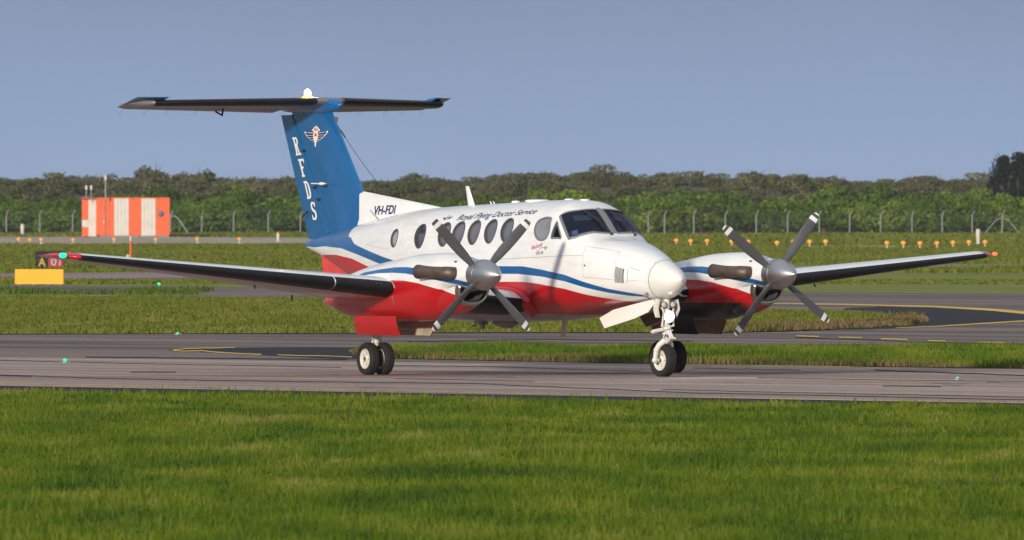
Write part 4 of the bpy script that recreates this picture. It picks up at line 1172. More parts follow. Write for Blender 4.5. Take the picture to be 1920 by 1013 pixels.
def ground_mat(name, cols, sx, sy, sc2=1.0, rough=.9, bump=.0, thr=(.35, .65), dots=None, spec=.3, rot=0.0):
    """mix of colours by stretched noise in world metres"""
    m = bpy.data.materials.new(name); m.use_nodes = True
    n = m.node_tree; b = n.nodes['Principled BSDF']
    g = n.nodes.new('ShaderNodeNewGeometry')
    mp = n.nodes.new('ShaderNodeMapping'); mp.vector_type = 'TEXTURE'; mp.inputs['Rotation'].default_value = (0, 0, rot); mp.inputs['Scale'].default_value = (sx, sy, 1)
    n.links.new(g.outputs['Position'], mp.inputs[0])
    t = n.nodes.new('ShaderNodeTexNoise'); t.inputs['Scale'].default_value = 1; t.inputs['Detail'].default_value = 6; t.inputs['Roughness'].default_value = .6
    n.links.new(mp.outputs[0], t.inputs['Vector'])
    r_ = n.nodes.new('ShaderNodeValToRGB'); cr = r_.color_ramp
    k = len(cols)
    for i, c in enumerate(cols):
        p = thr[0] + (thr[1] - thr[0]) * i / max(1, k - 1)
        if i == 0: cr.elements[0].position = p; cr.elements[0].color = (*c, 1)
        elif i == k - 1: cr.elements[-1].position = p; cr.elements[-1].color = (*c, 1)
        else:
            e = cr.elements.new(p); e.color = (*c, 1)
    n.links.new(t.outputs[0], r_.inputs[0])
    t2 = n.nodes.new('ShaderNodeTexNoise'); t2.inputs['Scale'].default_value = 3.0 * sc2; t2.inputs['Detail'].default_value = 8
    n.links.new(g.outputs['Position'], t2.inputs['Vector'])
    mr = n.nodes.new('ShaderNodeMapRange'); mr.inputs[1].default_value = .3; mr.inputs[2].default_value = .7; mr.inputs[3].default_value = .78; mr.inputs[4].default_value = 1.2
    n.links.new(t2.outputs[0], mr.inputs[0])
    vm = n.nodes.new('ShaderNodeVectorMath'); vm.operation = 'SCALE'
    n.links.new(r_.outputs[0], vm.inputs[0]); n.links.new(mr.outputs[0], vm.inputs['Scale'])
    n.links.new(vm.outputs[0], b.inputs['Base Color'])
    b.inputs['Roughness'].default_value = rough; b.inputs['Specular IOR Level'].default_value = spec
    if bump:
        bp = n.nodes.new('ShaderNodeBump'); bp.inputs['Distance'].default_value = bump
        n.links.new(t2.outputs[0], bp.inputs['Height']); n.links.new(bp.outputs[0], b.inputs['Normal'])
    return m
GR1, GR2, GR3, STR = (.12, .155, .012), (.155, .18, .016), (.19, .20, .026), (.25, .21, .07)
M['field'] = ground_mat('rough_grass_field', [GR1, GR2, GR3, GR2, STR], 14, 40, 1, .95, 0, (.3, .72))
TAXI_ROT = R(-48)
M['concrete'] = ground_mat('pinkish_taxiway', [(.36, .265, .22), (.44, .33, .275), (.285, .215, .185), (.40, .295, .25)], 30, 2.2, 2.0, .9, 0, (.3, .7), rot=TAXI_ROT, spec=.12)
M['asphalt'] = ground_mat('grey_asphalt', [(.17, .13, .115), (.25, .195, .17), (.11, .088, .08), (.21, .16, .14)], 26, 3.0, 2.0, .9, 0, (.3, .7), rot=TAXI_ROT, spec=.12)
M['black'] = ground_mat('fresh_black_asphalt', [(.017, .017, .021), (.030, .029, .034), (.020, .019, .023)], 9, 2, 2.0, .85, 0, (.3, .7), rot=TAXI_ROT, spec=.15)
M['gravel'] = ground_mat('pale_gravel', [(.34, .27, .19), (.42, .34, .25), (.26, .22, .13)], 10, 30, 2, .95)
M['pinkgr'] = ground_mat('pink_gravel_strip', [(.30, .20, .19), (.26, .19, .17), (.34, .22, .21)], 12, 20, 2, .9)
M['crack'] = pbr('tar_seam', (.035, .031, .029), .9, spec=.1)
M['yline'] = pbr('worn_yellow_marking', (.80, .50, .06), .7, 0, 0, .35, .9)

E_ = 6000
mk_g = mk('ground', [(-2600, -60, -.012), (2600, -60, -.012), (2600, E_, -.012), (-2600, E_, -.012)], [(0, 1, 2, 3)], M['field'], None, False); tag(mk_g, 'mown and rough green grass field around the taxiways', kind='structure')

def ext(a, b, n=700):
    """both ends of a straight edge pushed out along the ground"""
    A_, B_ = Vector(G(*a)), Vector(G(*b)); d = (B_ - A_).normalized()
    return A_ - d * n, B_ + d * n
def strip(name, a1, b1, a2, b2, z, mat, label, n=60):
    p, q = ext(a1, b1, n); s_, r_ = ext(a2, b2, n)
    o = mk(name, [(p.x, p.y, z), (q.x, q.y, z), (r_.x, r_.y, z), (s_.x, s_.y, z)], [(0, 1, 2, 3)], mat, None, False)
    if o.data.polygons[0].normal.z < 0: o.data.flip_normals()
    return tag(o, label, kind='structure')
# wide asphalt apron, then the pinkish taxiway on it
sheet('asphalt_apron', [(-500, 629), (640, 626), (900, 624.5), (1365, 624.5), (1480, 622), (1600, 617), (1690, 612), (1738, 603), (1725, 596), (1690, 590), (1600, 582), (1490, 580), (1200, 571), (900, 563), (300, 553.5), (-500, 548), (-500, 533), (300, 538), (900, 543), (1490, 548), (2500, 555), (2500, 700), (1300, 700), (650, 690), (-500, 690)], .000, M['asphalt'], 'dark grey asphalt of the joining taxiways behind the aircraft')
strip('taxiway', (0, 724), (1920, 757.5), (0, 671), (1300, 685.5), .004, M['concrete'], 'pale pinkish taxiway that the aircraft rolls on', 26)
strip('taxiway_shoulder', (0, 736), (1920, 768), (0, 723.6), (1920, 757.2), .001, M['black'], 'black shoulder along the near edge of the taxiway', 26)
sheet('far_track', [(-400, 514), (0, 513), (900, 505.5), (1500, 499), (2500, 491), (2500, 498), (1500, 506.5), (900, 516), (0, 525), (-400, 527)], .000, M['pinkgr'], 'pinkish track far behind the aircraft')
sheet('gravel_strip', [(-500, 441.5), (300, 444), (640, 447), (900, 450), (1200, 452.5), (1200, 455), (640, 455), (300, 458), (-500, 458)], .000, M['gravel'], 'gravel strip in front of the orange and white hut')
sheet('gravel_track', [(1500, 461), (2500, 462.5), (2500, 464.5), (1500, 463.5)], .000, M['gravel'], 'thin gravel track among the orange marker lights')
sheet('black_patch', [(312, 657), (345, 654), (400, 652.6), (520, 651.6), (760, 651.4), (760, 672), (655, 674.2), (560, 670), (470, 665.5), (390, 661)], .004, M['black'], 'black asphalt wedge left of the main wheels')
sheet('black_patch', [(1585, 578), (1650, 575.5), (1740, 577), (1860, 583), (1990, 592), (2400, 597), (2400, 602), (1990, 601), (1900, 604), (1790, 611), (1700, 615.5), (1610, 618.5), (1560, 618)], .004, M['black'], 'black asphalt around the tip of the rear grass island')
# grass islands
M['verge'] = ground_mat('island_turf', [GR1, GR2, STR, GR2], 6, 12, 1, .95)
ISL1 = [(652, 658), (690, 650), (760, 646.5), (1000, 647), (1300, 647), (1920, 648.5), (2500, 650), (2500, 700), (1920, 692), (1500, 686.5), (1200, 682), (960, 677.5), (740, 673), (670, 668)]
ISL2 = [(-500, 549.5), (300, 554), (900, 564), (1200, 572), (1490, 581), (1600, 583), (1690, 591), (1728, 598), (1736, 603), (1700, 611), (1600, 616.5), (1480, 621), (1365, 624), (900, 624), (640, 625.6), (-500, 628.6)]
sheet('grass_island', ISL1, .012, M['verge'], 'long grass island between the two taxiways')
sheet('grass_island', ISL2, .012, M['verge'], 'grass area behind, ending in a rounded tip at the right')

def mark(pix, wpx, z=.009, mat='yline', name='taxi_line', label=None, nshift=0.0):
    V = []; n = len(pix)
    for i, (x, y) in enumerate(pix):
        ww = wpx if not isinstance(wpx, (list, tuple)) else wpx[i]
        a = G(x, y - ww / 2); b = G(x, y + ww / 2); V += [(a[0], a[1], z), (b[0], b[1], z)]
    o = mk(name, V, [(2*i, 2*i+1, 2*i+3, 2*i+2) for i in range(n - 1)], M[mat], None, False)
    for p in o.data.polygons:
        if p.normal.z < 0: o.data.flip_normals(); break
    return tag(o, label, kind='structure')
def jag(pix, amp, per=14):
    out = []
    for (x0, y0), (x1, y1) in zip(pix[:-1], pix[1:]):
        for k in range(per):
            u = k / per; out.append((x0 + (x1 - x0) * u, y0 + (y1 - y0) * u + random.uniform(-amp, amp)))
    out.append(pix[-1]); return out
mark([(1400, 569.5), (1480, 570), (1600, 572), (1750, 575.5), (1860, 581.5), (1930, 588), (2100, 596)], [1.6, 1.6, 2, 2.6, 4, 5, 5], label='curved yellow taxi line on the right')
mark([(1680, 615.5), (1760, 612.5), (1840, 607.5), (1930, 602), (2050, 599.6)], [.8, 1.6, 1.8, 2, 2], label='yellow edge line under the island tip')
for x0, x1, y in ((1493, 1536, 631.3), (1573, 1616, 633.5), (1652, 1702, 636.8), (1740, 1773, 640.0), (1834, 1886, 643.2)):
    mark([(x0, y - .4), (x1, y + .6)], 1.8, label='yellow dash on the rear taxiway')
mark(jag([(322, 657.5), (345, 655), (380, 653.8), (440, 652.4)], .25, 5), 1.2, label='thin yellow outline above the black wedge')
mark(jag([(322, 658), (345, 659.3), (378, 658.5), (400, 661), (440, 663.5), (490, 665.5)], .3, 5), 1.7, label='yellow outline below the black wedge')
mark(jag([(520, 666.2), (560, 668), (600, 668), (660, 670.5)], .3, 5), 1.2, label='worn yellow stub beside the wheels')
mark(jag([(0, 719.6), (500, 729.5), (960, 739), (1500, 750.5), (1920, 757.0)], .25, 10), .55, z=.011, label='thin yellow edge line along the near side')
mark(jag([(1240, 683.8), (1500, 687.5), (1620, 689.4)], .3, 12), .6, z=.011, label='broken orange edge line by the island')
for pts, wd, am in [([(0, 676.5), (120, 679.5), (330, 684), (640, 690)], .8, .4), ([(0, 704), (200, 710.5), (500, 716), (900, 720.5), (1300, 738), (1920, 750.5)], 1.1, .5),
                    ([(245, 698.5), (330, 698.5)], 1.6, .3), ([(160, 670), (300, 671.2), (650, 675)], 1.2, .4), ([(1640, 695), (1750, 699), (1920, 705)], 1.8, .5), ([(1300, 691), (1500, 695)], .9, .5),
                    ([(1420, 709), (1700, 714), (1920, 716)], .7, .3), ([(1655, 724.5), (1765, 726)], 1.2, .3), ([(1240, 731.5), (1560, 738.5), (1920, 745.5)], .9, .4), ([(700, 686), (900, 688), (1200, 697)], .8, .4),
                    ([(760, 641.5), (1000, 637), (1300, 640)], .9, .4), ([(1490, 633), (1700, 641), (1920, 646)], 1.0, .4), ([(0, 705.5), (60, 706.8)], .8, .2), ([(740, 711), (1000, 716)], .6, .3)]:
    mark(jag(pts, am), wd, z=.0075, mat='crack', name='tar_seam', label=None)
# scattered dark rubber smears
for q in range(9):
    x = random.uniform(-20, 1900); y0 = 690 + .012 * x + random.uniform(0, 34); mark(jag([(x, y0), (x + random.uniform(20, 90), y0 + random.uniform(.4, 1.4))], .2, 4), random.uniform(.25, .6), z=.0065, mat='crack', name='tar_seam')

# green lights let into the taxiway
def inset(px, py, s_=1.0, lab=''):
    x, y = G(px, py); r_ = empty('taxiway_light', (x, y, .004)); tag(r_, lab, 'light', 'green taxiway lights')
    mb = MB(); mb.lathe([(0, .10), (.015, .095), (.03, .06), (.031, .002)], 'z', 16); mb.build('housing', M['steel'], r_)
    mb = MB(); mb.sphere((0, -.02, .045 * s_), .017 * s_, 6, 0, (1.7, 1, 1)); mb.build('lens', lamp('taxi_green', (.0, .85, .28), 1.5), r_)
inset(122, 681, 1.1, 'bright green light in the pale taxiway at the far left')
inset(333, 628.3, .8, 'small green light at the edge of the grass above the black wedge')
inset(298, 537, 1.8, 'green light on the distant strip below the left wing')
inset(1795, 713, .7, 'green light in the taxiway at the far right')

# ------------------------------------------------------------------ grass blades
def grass_mat(name, stops):
    m = bpy.data.materials.new(name); m.use_nodes = True; n = m.node_tree; b = n.nodes['Principled BSDF']
    at = n.nodes.new('ShaderNodeAttribute'); at.attribute_name = 'tint'
    g = n.nodes.new('ShaderNodeNewGeometry')
    mp = n.nodes.new('ShaderNodeMapping'); mp.vector_type = 'TEXTURE'; mp.inputs['Scale'].default_value = (1.5, 7, 1)
    n.links.new(g.outputs['Position'], mp.inputs[0])
    t = n.nodes.new('ShaderNodeTexNoise'); t.inputs['Scale'].default_value = 1; t.inputs['Detail'].default_value = 5
    n.links.new(mp.outputs[0], t.inputs['Vector'])
    ma = n.nodes.new('ShaderNodeMath'); ma.operation = 'MULTIPLY_ADD'; ma.inputs[1].default_value = .42; ma.use_clamp = True
    mr = n.nodes.new('ShaderNodeMapRange'); mr.inputs[1].default_value = .3; mr.inputs[2].default_value = .7; mr.inputs[3].default_value = -.12; mr.inputs[4].default_value = .66
    n.links.new(t.outputs[0], mr.inputs[0])
    n.links.new(at.outputs['Fac'], ma.inputs[0]); n.links.new(mr.outputs[0], ma.inputs[2])
    r_ = n.nodes.new('ShaderNodeValToRGB'); cr = r_.color_ramp
    for i, (p, c) in enumerate(stops):
        if i < 2: cr.elements[i].position = p; cr.elements[i].color = (*c, 1)
        else:
            e = cr.elements.new(p); e.color = (*c, 1)
    n.links.new(ma.outputs[0], r_.inputs[0]); n.links.new(r_.outputs[0], b.inputs['Base Color'])
    b.inputs['Roughness'].default_value = .6; b.inputs['Specular IOR Level'].default_value = .25
    tr = n.nodes.new('ShaderNodeBsdfTranslucent'); n.links.new(r_.outputs[0], tr.inputs[0])
    ms = n.nodes.new('ShaderNodeMixShader'); ms.inputs[0].default_value = .45
    n.links.new(b.outputs[0], ms.inputs[1]); n.links.new(tr.outputs[0], ms.inputs[2]); n.links.new(ms.outputs[0], n.nodes['Material Output'].inputs[0])
    return m
M['grass'] = grass_mat('green_grass', [(0, (.042, .090, .007)), (.3, (.080, .142, .007)), (.55, (.120, .182, .008)), (.8, (.185, .230, .014)), (1, (.28, .26, .07))])
M['grass_far'] = grass_mat('far_grass', [(0, (.12, .155, .014)), (.4, (.16, .185, .02)), (.7, (.20, .21, .03)), (1, (.27, .24, .07))])
M['straw'] = grass_mat('dry_verge_grass', [(0, (.08, .09, .02)), (.35, (.17, .12, .045)), (.7, (.30, .19, .10)), (1, (.12, .13, .03))])

def blades(name, X, Y, H, Wd, mat, label, z0=0.0, lean=.35, tint=None):
    n = len(X); a = rng.uniform(0, 2 * PI, n); ca, sa = np.cos(a), np.sin(a)
    la = rng.uniform(0, 2 * PI, n); lm = rng.uniform(0, lean, n) * H
    lx, ly = np.cos(la) * lm, np.sin(la) * lm
    V = np.zeros((n, 5, 3))
    V[:, 0] = np.stack([X - ca * Wd / 2, Y - sa * Wd / 2, np.full(n, z0)], 1)
    V[:, 1] = np.stack([X + ca * Wd / 2, Y + sa * Wd / 2, np.full(n, z0)], 1)
    V[:, 2] = np.stack([X + lx * .35 + ca * Wd * .4, Y + ly * .35 + sa * Wd * .4, z0 + H * .55], 1)
    V[:, 3] = np.stack([X + lx * .35 - ca * Wd * .4, Y + ly * .35 - sa * Wd * .4, z0 + H * .55], 1)
    V[:, 4] = np.stack([X + lx, Y + ly, z0 + H * np.sqrt(np.maximum(.2, 1 - (lm / np.maximum(H, 1e-4)) ** 2))], 1)
    me = bpy.data.meshes.new(name); me.vertices.add(n * 5); me.vertices.foreach_set('co', V.reshape(-1))
    me.loops.add(n * 7); me.polygons.add(n * 2)
    base = np.arange(n)[:, None] * 5
    li = np.concatenate([base + [0, 1, 2, 3], base + [3, 2, 4]], 1).reshape(-1)
    me.loops.foreach_set('vertex_index', li.astype(np.int32))
    st = np.stack([np.arange(n) * 7, np.arange(n) * 7 + 4], 1).reshape(-1); me.polygons.foreach_set('loop_start', st.astype(np.int32))
    me.update(calc_edges=True)
    at = me.attributes.new('tint', 'FLOAT', 'POINT')
    tv = rng.uniform(0, 1, n) if tint is None else tint
    at.data.foreach_set('value', np.repeat(tv, 5).astype(np.float32))
    me.materials.append(mat)
    o = bpy.data.objects.new(name, me); col.objects.link(o)
    return tag(o, label, 'grass', None, 'stuff')

def vnoise(x, y, s, seed=0):
    """cheap value noise"""
    r_ = np.random.default_rng(seed); T_ = r_.uniform(0, 1, (64, 64)); x = x / s; y = y / s
    xi = np.floor(x).astype(int); yi = np.floor(y).astype(int); fx = x - xi; fy = y - yi; fx = fx*fx*(3-2*fx); fy = fy*fy*(3-2*fy)
    g = lambda a, b: T_[a % 64, b % 64]
    return (g(xi, yi) * (1-fx) + g(xi+1, yi) * fx) * (1-fy) + (g(xi, yi+1) * (1-fx) + g(xi+1, yi+1) * fx) * fy

# near field: between the camera side and the taxiway edge
A_, B_ = Vector(G(0, 734)), Vector(G(1920, 766))
def near_edge(x): return A_.y + (B_.y - A_.y) * (x - A_.x) / (B_.x - A_.x)
N1 = 330000
yy = 100 + (225 - 100) * rng.uniform(0, 1, N1) ** 1.0
xx = rng.uniform(-1, 1, N1) * (yy * .0361 * 1.28)
k = yy < near_edge(xx) + 1.6 * (vnoise(xx, yy, .5, 3) - .5); xx, yy = xx[k], yy[k]
hn = vnoise(xx, yy * .35, 1.3, 1); h2 = vnoise(xx, yy, .35, 2)
h4 = vnoise(xx, yy * .5, .18, 8)
H = (.035 + .085 * hn * h4 + .03 * h4 + .07 * h2 * rng.uniform(.2, 1, len(xx))) * np.interp(yy, [105, 125, 150, 180, 200], [1.5, 1.2, 1.0, .8, .62])
ti = np.clip(-.12 + np.interp(yy, [108, 130, 160, 195], [-.08, -.02, .03, .12]) + .55 * vnoise(xx, yy * .22, 1.3, 5) + .45 * vnoise(xx, yy * .3, .4, 15) + .40 * h4 + .38 * rng.uniform(-.6, .7, len(xx)), 0, 1)
blades('grass_field', xx, yy, H, rng.uniform(.008, .018, len(xx)), M['grass'], 'green grass field filling the foreground', 0, .97, ti)
# broad-leaved weeds in loose patches
N2 = 26000; yw = rng.uniform(104, 196, N2); xw = rng.uniform(-1, 1, N2) * yw * .045
k = (vnoise(xw, yw * .35, .7, 51) > .66) & (yw < near_edge(xw) - .6); xw, yw = xw[k], yw[k]
blades('weed_patches', xw, yw, rng.uniform(.05, .15, len(xw)), rng.uniform(.02, .045, len(xw)), M['grass'], 'patches of broad leaved weeds among the foreground grass', 0, .97, np.clip(.1 + .9 * vnoise(xw, yw * .3, 1.1, 52) + rng.uniform(-.1, .1, len(xw)), 0, 1))
N3 = 9000; yw = rng.uniform(104, 198, N3); xw = rng.uniform(-1, 1, N3) * yw * .045
k = (vnoise(xw, yw * .3, 1.0, 61) > .70) & (yw < near_edge(xw)); xw, yw = xw[k], yw[k]
blades('dry_straw', xw, yw, rng.uniform(.08, .17, len(xw)), rng.uniform(.006, .014, len(xw)), M['straw'], 'thin patches of dry straw in the foreground grass', 0, .97)
# taller weeds and seed stalks
cl = [(1035, 880, 60, 1.6), (1395, 885, 34, 1.2), (1385, 872, 20, .6), (30, 985, 10, .5), (240, 985, 12, .8), (100, 975, 8, .4), (1590, 845, 10, .6), (640, 730, 70, 2.0), (350, 722, 40, .9), (470, 728, 26, .6), (1100, 748, 26, .8), (1700, 757, 24, .6), (116, 722, 30, .6), (1290, 752, 22, .8), (820, 738, 26, 1.1), (560, 732, 20, .5), (1820, 757, 20, .9)]
sx, sy, sh = [], [], []
for px, py, n_, sp_ in cl:
    gx, gy = G(px, py)
    for q in range(n_):
        x_ = gx + random.gauss(0, .35 * sp_); sx.append(x_); sy.append(near_edge(x_) + random.uniform(-.9, .5) if py < 765 else gy + random.gauss(0, 1.2)); sh.append(random.uniform(.16, .34) if py > 765 else random.uniform(.07, .16))
for q in range(260):
    y = random.uniform(104, 185); x = random.uniform(-1, 1) * y * .045; sx.append(x); sy.append(y); sh.append(random.uniform(.14, .28))
sx, sy, sh = map(np.array, (sx, sy, sh))
blades('weed_stalks', sx, sy, sh, rng.uniform(.008, .016, len(sx)), M['grass'], 'taller pale stalks and weeds standing in the foreground grass', 0, .35, rng.uniform(.5, .95, len(sx)))

def poly_blades(pix, n, hrange, wrange, mat, name, label, z0=.012, tintf=None, bias=None, front=None):
    P = np.array([G(*p) for p in pix]); x0, x1 = max(P[:, 0].min(), -30), min(P[:, 0].max(), 30); y0, y1 = P[:, 1].min(), P[:, 1].max()
    X = rng.uniform(x0, x1, n * 4); Y = rng.uniform(y0, y1, n * 4)
    k = inpoly(X, Y, P) & (np.abs(X) < Y * .0361 * 1.3); X, Y = X[k][:n], Y[k][:n]
    H = rng.uniform(*hrange, len(X)) * (.6 + .8 * vnoise(X, Y * .4, 1.5, 9))
    return blades(name, X, Y, H, rng.uniform(*wrange, len(X)), mat, label, z0, .7, None if tintf is None else tintf(X, Y))
poly_blades([(660, 662), (700, 656), (760, 654)] + [(1000, 654), (1300, 654), (1920, 655.5), (2500, 657)] + ISL1[7:], 42000, (.06, .16), (.015, .035), M['grass'], 'island_grass', 'bright grass on the long island between the taxiways', tintf=lambda X, Y: np.clip(.35 + .5 * vnoise(X, Y * .3, 2, 4) + rng.uniform(-.2, .3, len(X)), 0, 1))
poly_blades([(-500, 555), (300, 559.5), (900, 569), (1200, 577), (1490, 586), (1600, 588), (1685, 595)] + ISL2[7:], 70000, (.05, .12), (.03, .07), M['grass_far'], 'rear_grass', 'grass behind the aircraft up to the rear taxiway')
# dry verge along the near edge of each island
def edge_blades(pix, n, depth, hr, wr, mat, name, label):
    P = [Vector(G(*p)) for p in pix]; X, Y = [], []
    seg = [(a, b, (b - a).length) for a, b in zip(P[:-1], P[1:])]; T_ = sum(s_[2] for s_ in seg)
    for a, b, l_ in seg:
        for q in range(int(n * l_ / T_)):
            p = a.lerp(b, random.random()); X.append(p.x + random.uniform(-.1, .1)); Y.append(p.y + abs(random.gauss(0, depth)))
    X, Y = np.array(X), np.array(Y); H = rng.uniform(*hr, len(X)) * (.5 + vnoise(X, Y, 1.2, 12))
    blades(name, X, Y, H, rng.uniform(*wr, len(X)), mat, label, .01, .6)
edge_blades([(668, 667.5), (740, 673), (960, 677.5), (1200, 682), (1500, 686.5), (1920, 692), (2150, 695)], 20000, 3.2, (.03, .11), (.015, .035), M['straw'], 'dry_verge', 'brown dry grass along the near edge of the long island')
edge_blades([(1230, 624.3), (1365, 624), (1480, 621), (1600, 616.5), (1700, 611), (1736, 603)], 8000, 5.5, (.04, .16), (.03, .06), M['straw'], 'dry_verge', 'brown dry grass along the rounded tip of the rear island')
# distant fields as low tufts
for (pa, pb, n_, hr, wr, nm, lb) in [((533, 526), 0, 5000, (.06, .16), (.10, .25), 'distant_grass', 'distant green strip behind the yellow sign'), ((512, 459), 0, 80000, (.07, .20), (.10, .26), 'distant_grass', 'wide distant field in front of the marker lights'), ((457, 437), 0, 40000, (.10, .34), (.16, .5), 'distant_grass', 'rough grass along the foot of the perimeter fence')]:
    y0, y1 = G(960, pa[0])[1], G(960, pa[1])[1]
    Y = rng.uniform(y0, y1, n_); X = rng.uniform(-1, 1, n_) * Y * .0361 * 1.2
    # leave the tracks bare
    pyv = 391 + CAM_H * FPX / Y; pxv = 960 + X / Y * FPX
    e1 = 519.5 - .0115 * pxv; bare = (np.abs(pyv - e1) < np.interp(pxv, [0, 1500], [6, 3.8])) | ((pxv < 640) & (pyv > 444.5) & (pyv < 457.5)) | ((pxv > 1480) & (pyv > 461) & (pyv < 464))
    X, Y = X[~bare], Y[~bare]
    blades(nm, X, Y, rng.uniform(*hr, len(X)) * (.5 + vnoise(X, Y * .2, 6, 21)), rng.uniform(*wr, len(X)), M['grass_far'], lb, -.01, .5, np.clip(.1 + .75 * vnoise(X, Y * .12, 9, 22) + rng.uniform(-.12, .2, len(X)), 0, 1))
# darker lush tufts on the left behind the pink strip
Y = rng.uniform(G(0, 553)[1], G(0, 545)[1], 1500); X = rng.uniform(-16.5, -9.4, 1500)
blades('lush_tufts', X, Y, rng.uniform(.08, .24, 1500) * vnoise(X, Y * .2, 1.6, 33) * 1.2, rng.uniform(.04, .1, 1500), M['grass'], 'lush dark green tufts beside the left end of the distant strip', 0, .5, rng.uniform(0, .45, 1500))

# ------------------------------------------------------------------ scrub, hill, trees
M['hill'] = ground_mat('scrubby_hill_soil', [(.05, .05, .02), (.09, .075, .035), (.06, .06, .02)], 20, 40)
nx_, ny_ = 60, 24; V = []
for j in range(ny_):
    y = 1455 + (2500 - 1455) * (j / (ny_ - 1)) ** 1.2
    for i in range(nx_):
        x = -260 + 520 * i / (nx_ - 1)
        u = min(1, max(0, (y - 1470) / 480)); z = -.05 + 5.2 * (u * u * (3 - 2 * u)) + .5 * math.sin(x * .05 + y * .01) * u - max(0, (y - 2050) / 450) * 4
        V.append((x, y, z))
hl = mk('hill', V, [(j * nx_ + i, j * nx_ + i + 1, (j + 1) * nx_ + i + 1, (j + 1) * nx_ + i) for j in range(ny_ - 1) for i in range(nx_ - 1)], M['hill']); tag(hl, 'low scrub covered rise behind the perimeter fence', kind='structure')
def hill_z(x, y):
    u = min(1, max(0, (y - 1470) / 480)); return -.05 + 5.2 * (u * u * (3 - 2 * u)) + .5 * math.sin(x * .05 + y * .01) * u

def leaf_mat(name, c1, c2, c3):
    m = bpy.data.materials.new(name); m.use_nodes = True; n = m.node_tree; b = n.nodes['Principled BSDF']
    at = n.nodes.new('ShaderNodeAttribute'); at.attribute_name = 'tint'
    oi = n.nodes.new('ShaderNodeObjectInfo')
    ma = n.nodes.new('ShaderNodeMath'); ma.operation = 'MULTIPLY_ADD'; ma.inputs[1].default_value = .38; ma.inputs[2].default_value = 0
    n.links.new(oi.outputs['Random'], ma.inputs[0])
    m3 = n.nodes.new('ShaderNodeMath'); m3.operation = 'MULTIPLY_ADD'; m3.inputs[1].default_value = .66
    n.links.new(at.outputs['Fac'], m3.inputs[0]); n.links.new(ma.outputs[0], m3.inputs[2])
    r_ = n.nodes.new('ShaderNodeValToRGB'); cr = r_.color_ramp; cr.elements[0].color = (*c1, 1); cr.elements[1].color = (*c3, 1)
    e = cr.elements.new(.5); e.color = (*c2, 1)
    n.links.new(m3.outputs[0], r_.inputs[0]); n.links.new(r_.outputs[0], b.inputs['Base Color'])
    b.inputs['Roughness'].default_value = .65; b.inputs['Specular IOR Level'].default_value = .2
    tr = n.nodes.new('ShaderNodeBsdfTranslucent'); n.links.new(r_.outputs[0], tr.inputs[0])
    ms = n.nodes.new('ShaderNodeMixShader'); ms.inputs[0].default_value = .25
    n.links.new(b.outputs[0], ms.inputs[1]); n.links.new(tr.outputs[0], ms.inputs[2]); n.links.new(ms.outputs[0], n.nodes['Material Output'].inputs[0])
    return m
M['leaf_g'] = leaf_mat('green_foliage', (.030, .060, .010), (.09, .150, .014), (.23, .30, .030))
M['leaf_o'] = leaf_mat('olive_foliage', (.050, .058, .020), (.108, .108, .040), (.20, .185, .080))
M['leaf_d'] = leaf_mat('dark_needle_foliage', (.010, .014, .009), (.020, .024, .014), (.035, .036, .020))
M['bark'] = pbr('grey_brown_bark', (.12, .095, .07), .85, 0, 0, .3, 3)

def crown_mesh(name, W_, D_, Hh, nblob, nleaf, leaf, mat, seed, flat=.45, tall=False):
    r_ = np.random.default_rng(seed); V = np.zeros((0, 3)); T_ = np.zeros(0)
    bl = []
    for k in range(nblob):
        if tall:
            z = r_.uniform(.1, .97); rr = (1 - z) ** .7 * .42 + .05; a = r_.uniform(0, 2 * PI); d = r_.uniform(0, rr)
            bl.append((math.cos(a) * d * W_ , math.sin(a) * d * D_, z * Hh, r_.uniform(.08, .14) * W_, r_.uniform(.07, .13) * Hh))
        else:
            a = r_.uniform(0, 2 * PI); d = math.sqrt(r_.uniform(0, 1)) * .42; z = r_.uniform(.22, .80) * (1 - (d / .62) ** 2)
            bl.append((math.cos(a) * d * W_, math.sin(a) * d * D_, z * Hh, r_.uniform(.08, .19) * W_, r_.uniform(.10, .19) * Hh))
    wts = np.array([b[3] ** 2 for b in bl]); wts /= wts.sum(); ids = r_.choice(len(bl), nleaf, p=wts)
    B = np.array(bl)[ids]
    d = r_.normal(size=(nleaf, 3)); d /= np.linalg.norm(d, axis=1, keepdims=True); rad_ = r_.uniform(.55, 1.05, nleaf) ** .6
    C = np.stack([B[:, 0] + d[:, 0] * B[:, 3] * rad_, B[:, 1] + d[:, 1] * B[:, 3] * rad_, np.maximum(.05, B[:, 2] + d[:, 2] * B[:, 4] * rad_)], 1)
    nrm = d + r_.normal(size=(nleaf, 3)) * .55; nrm /= np.linalg.norm(nrm, axis=1, keepdims=True)
    up_ = r_.normal(size=(nleaf, 3)); u = np.cross(nrm, up_); u /= np.linalg.norm(u, axis=1, keepdims=True); v = np.cross(nrm, u)
    s_ = (leaf * r_.uniform(.5, 1.3, nleaf))[:, None]
    asp = r_.uniform(.45, .9, nleaf)[:, None]
    Q = np.stack([C - u * s_, C - v * s_ * asp, C + u * s_, C + v * s_ * asp], 1).reshape(-1, 3)
    me = bpy.data.meshes.new(name); me.vertices.add(nleaf * 4); me.vertices.foreach_set('co', Q.reshape(-1))
    me.loops.add(nleaf * 4); me.loops.foreach_set('vertex_index', np.arange(nleaf * 4, dtype=np.int32)); me.polygons.add(nleaf); me.polygons.foreach_set('loop_start', (np.arange(nleaf) * 4).astype(np.int32))
    me.update(calc_edges=True)
    bt = r_.uniform(0, 1, len(bl))[ids]
    tv = np.clip(.65 * bt + .35 * r_.uniform(0, 1, nleaf), 0, 1)
    at = me.attributes.new('tint', 'FLOAT', 'POINT'); at.data.foreach_set('value', np.repeat(tv, 4).astype(np.float32))
    me.materials.append(mat); return me
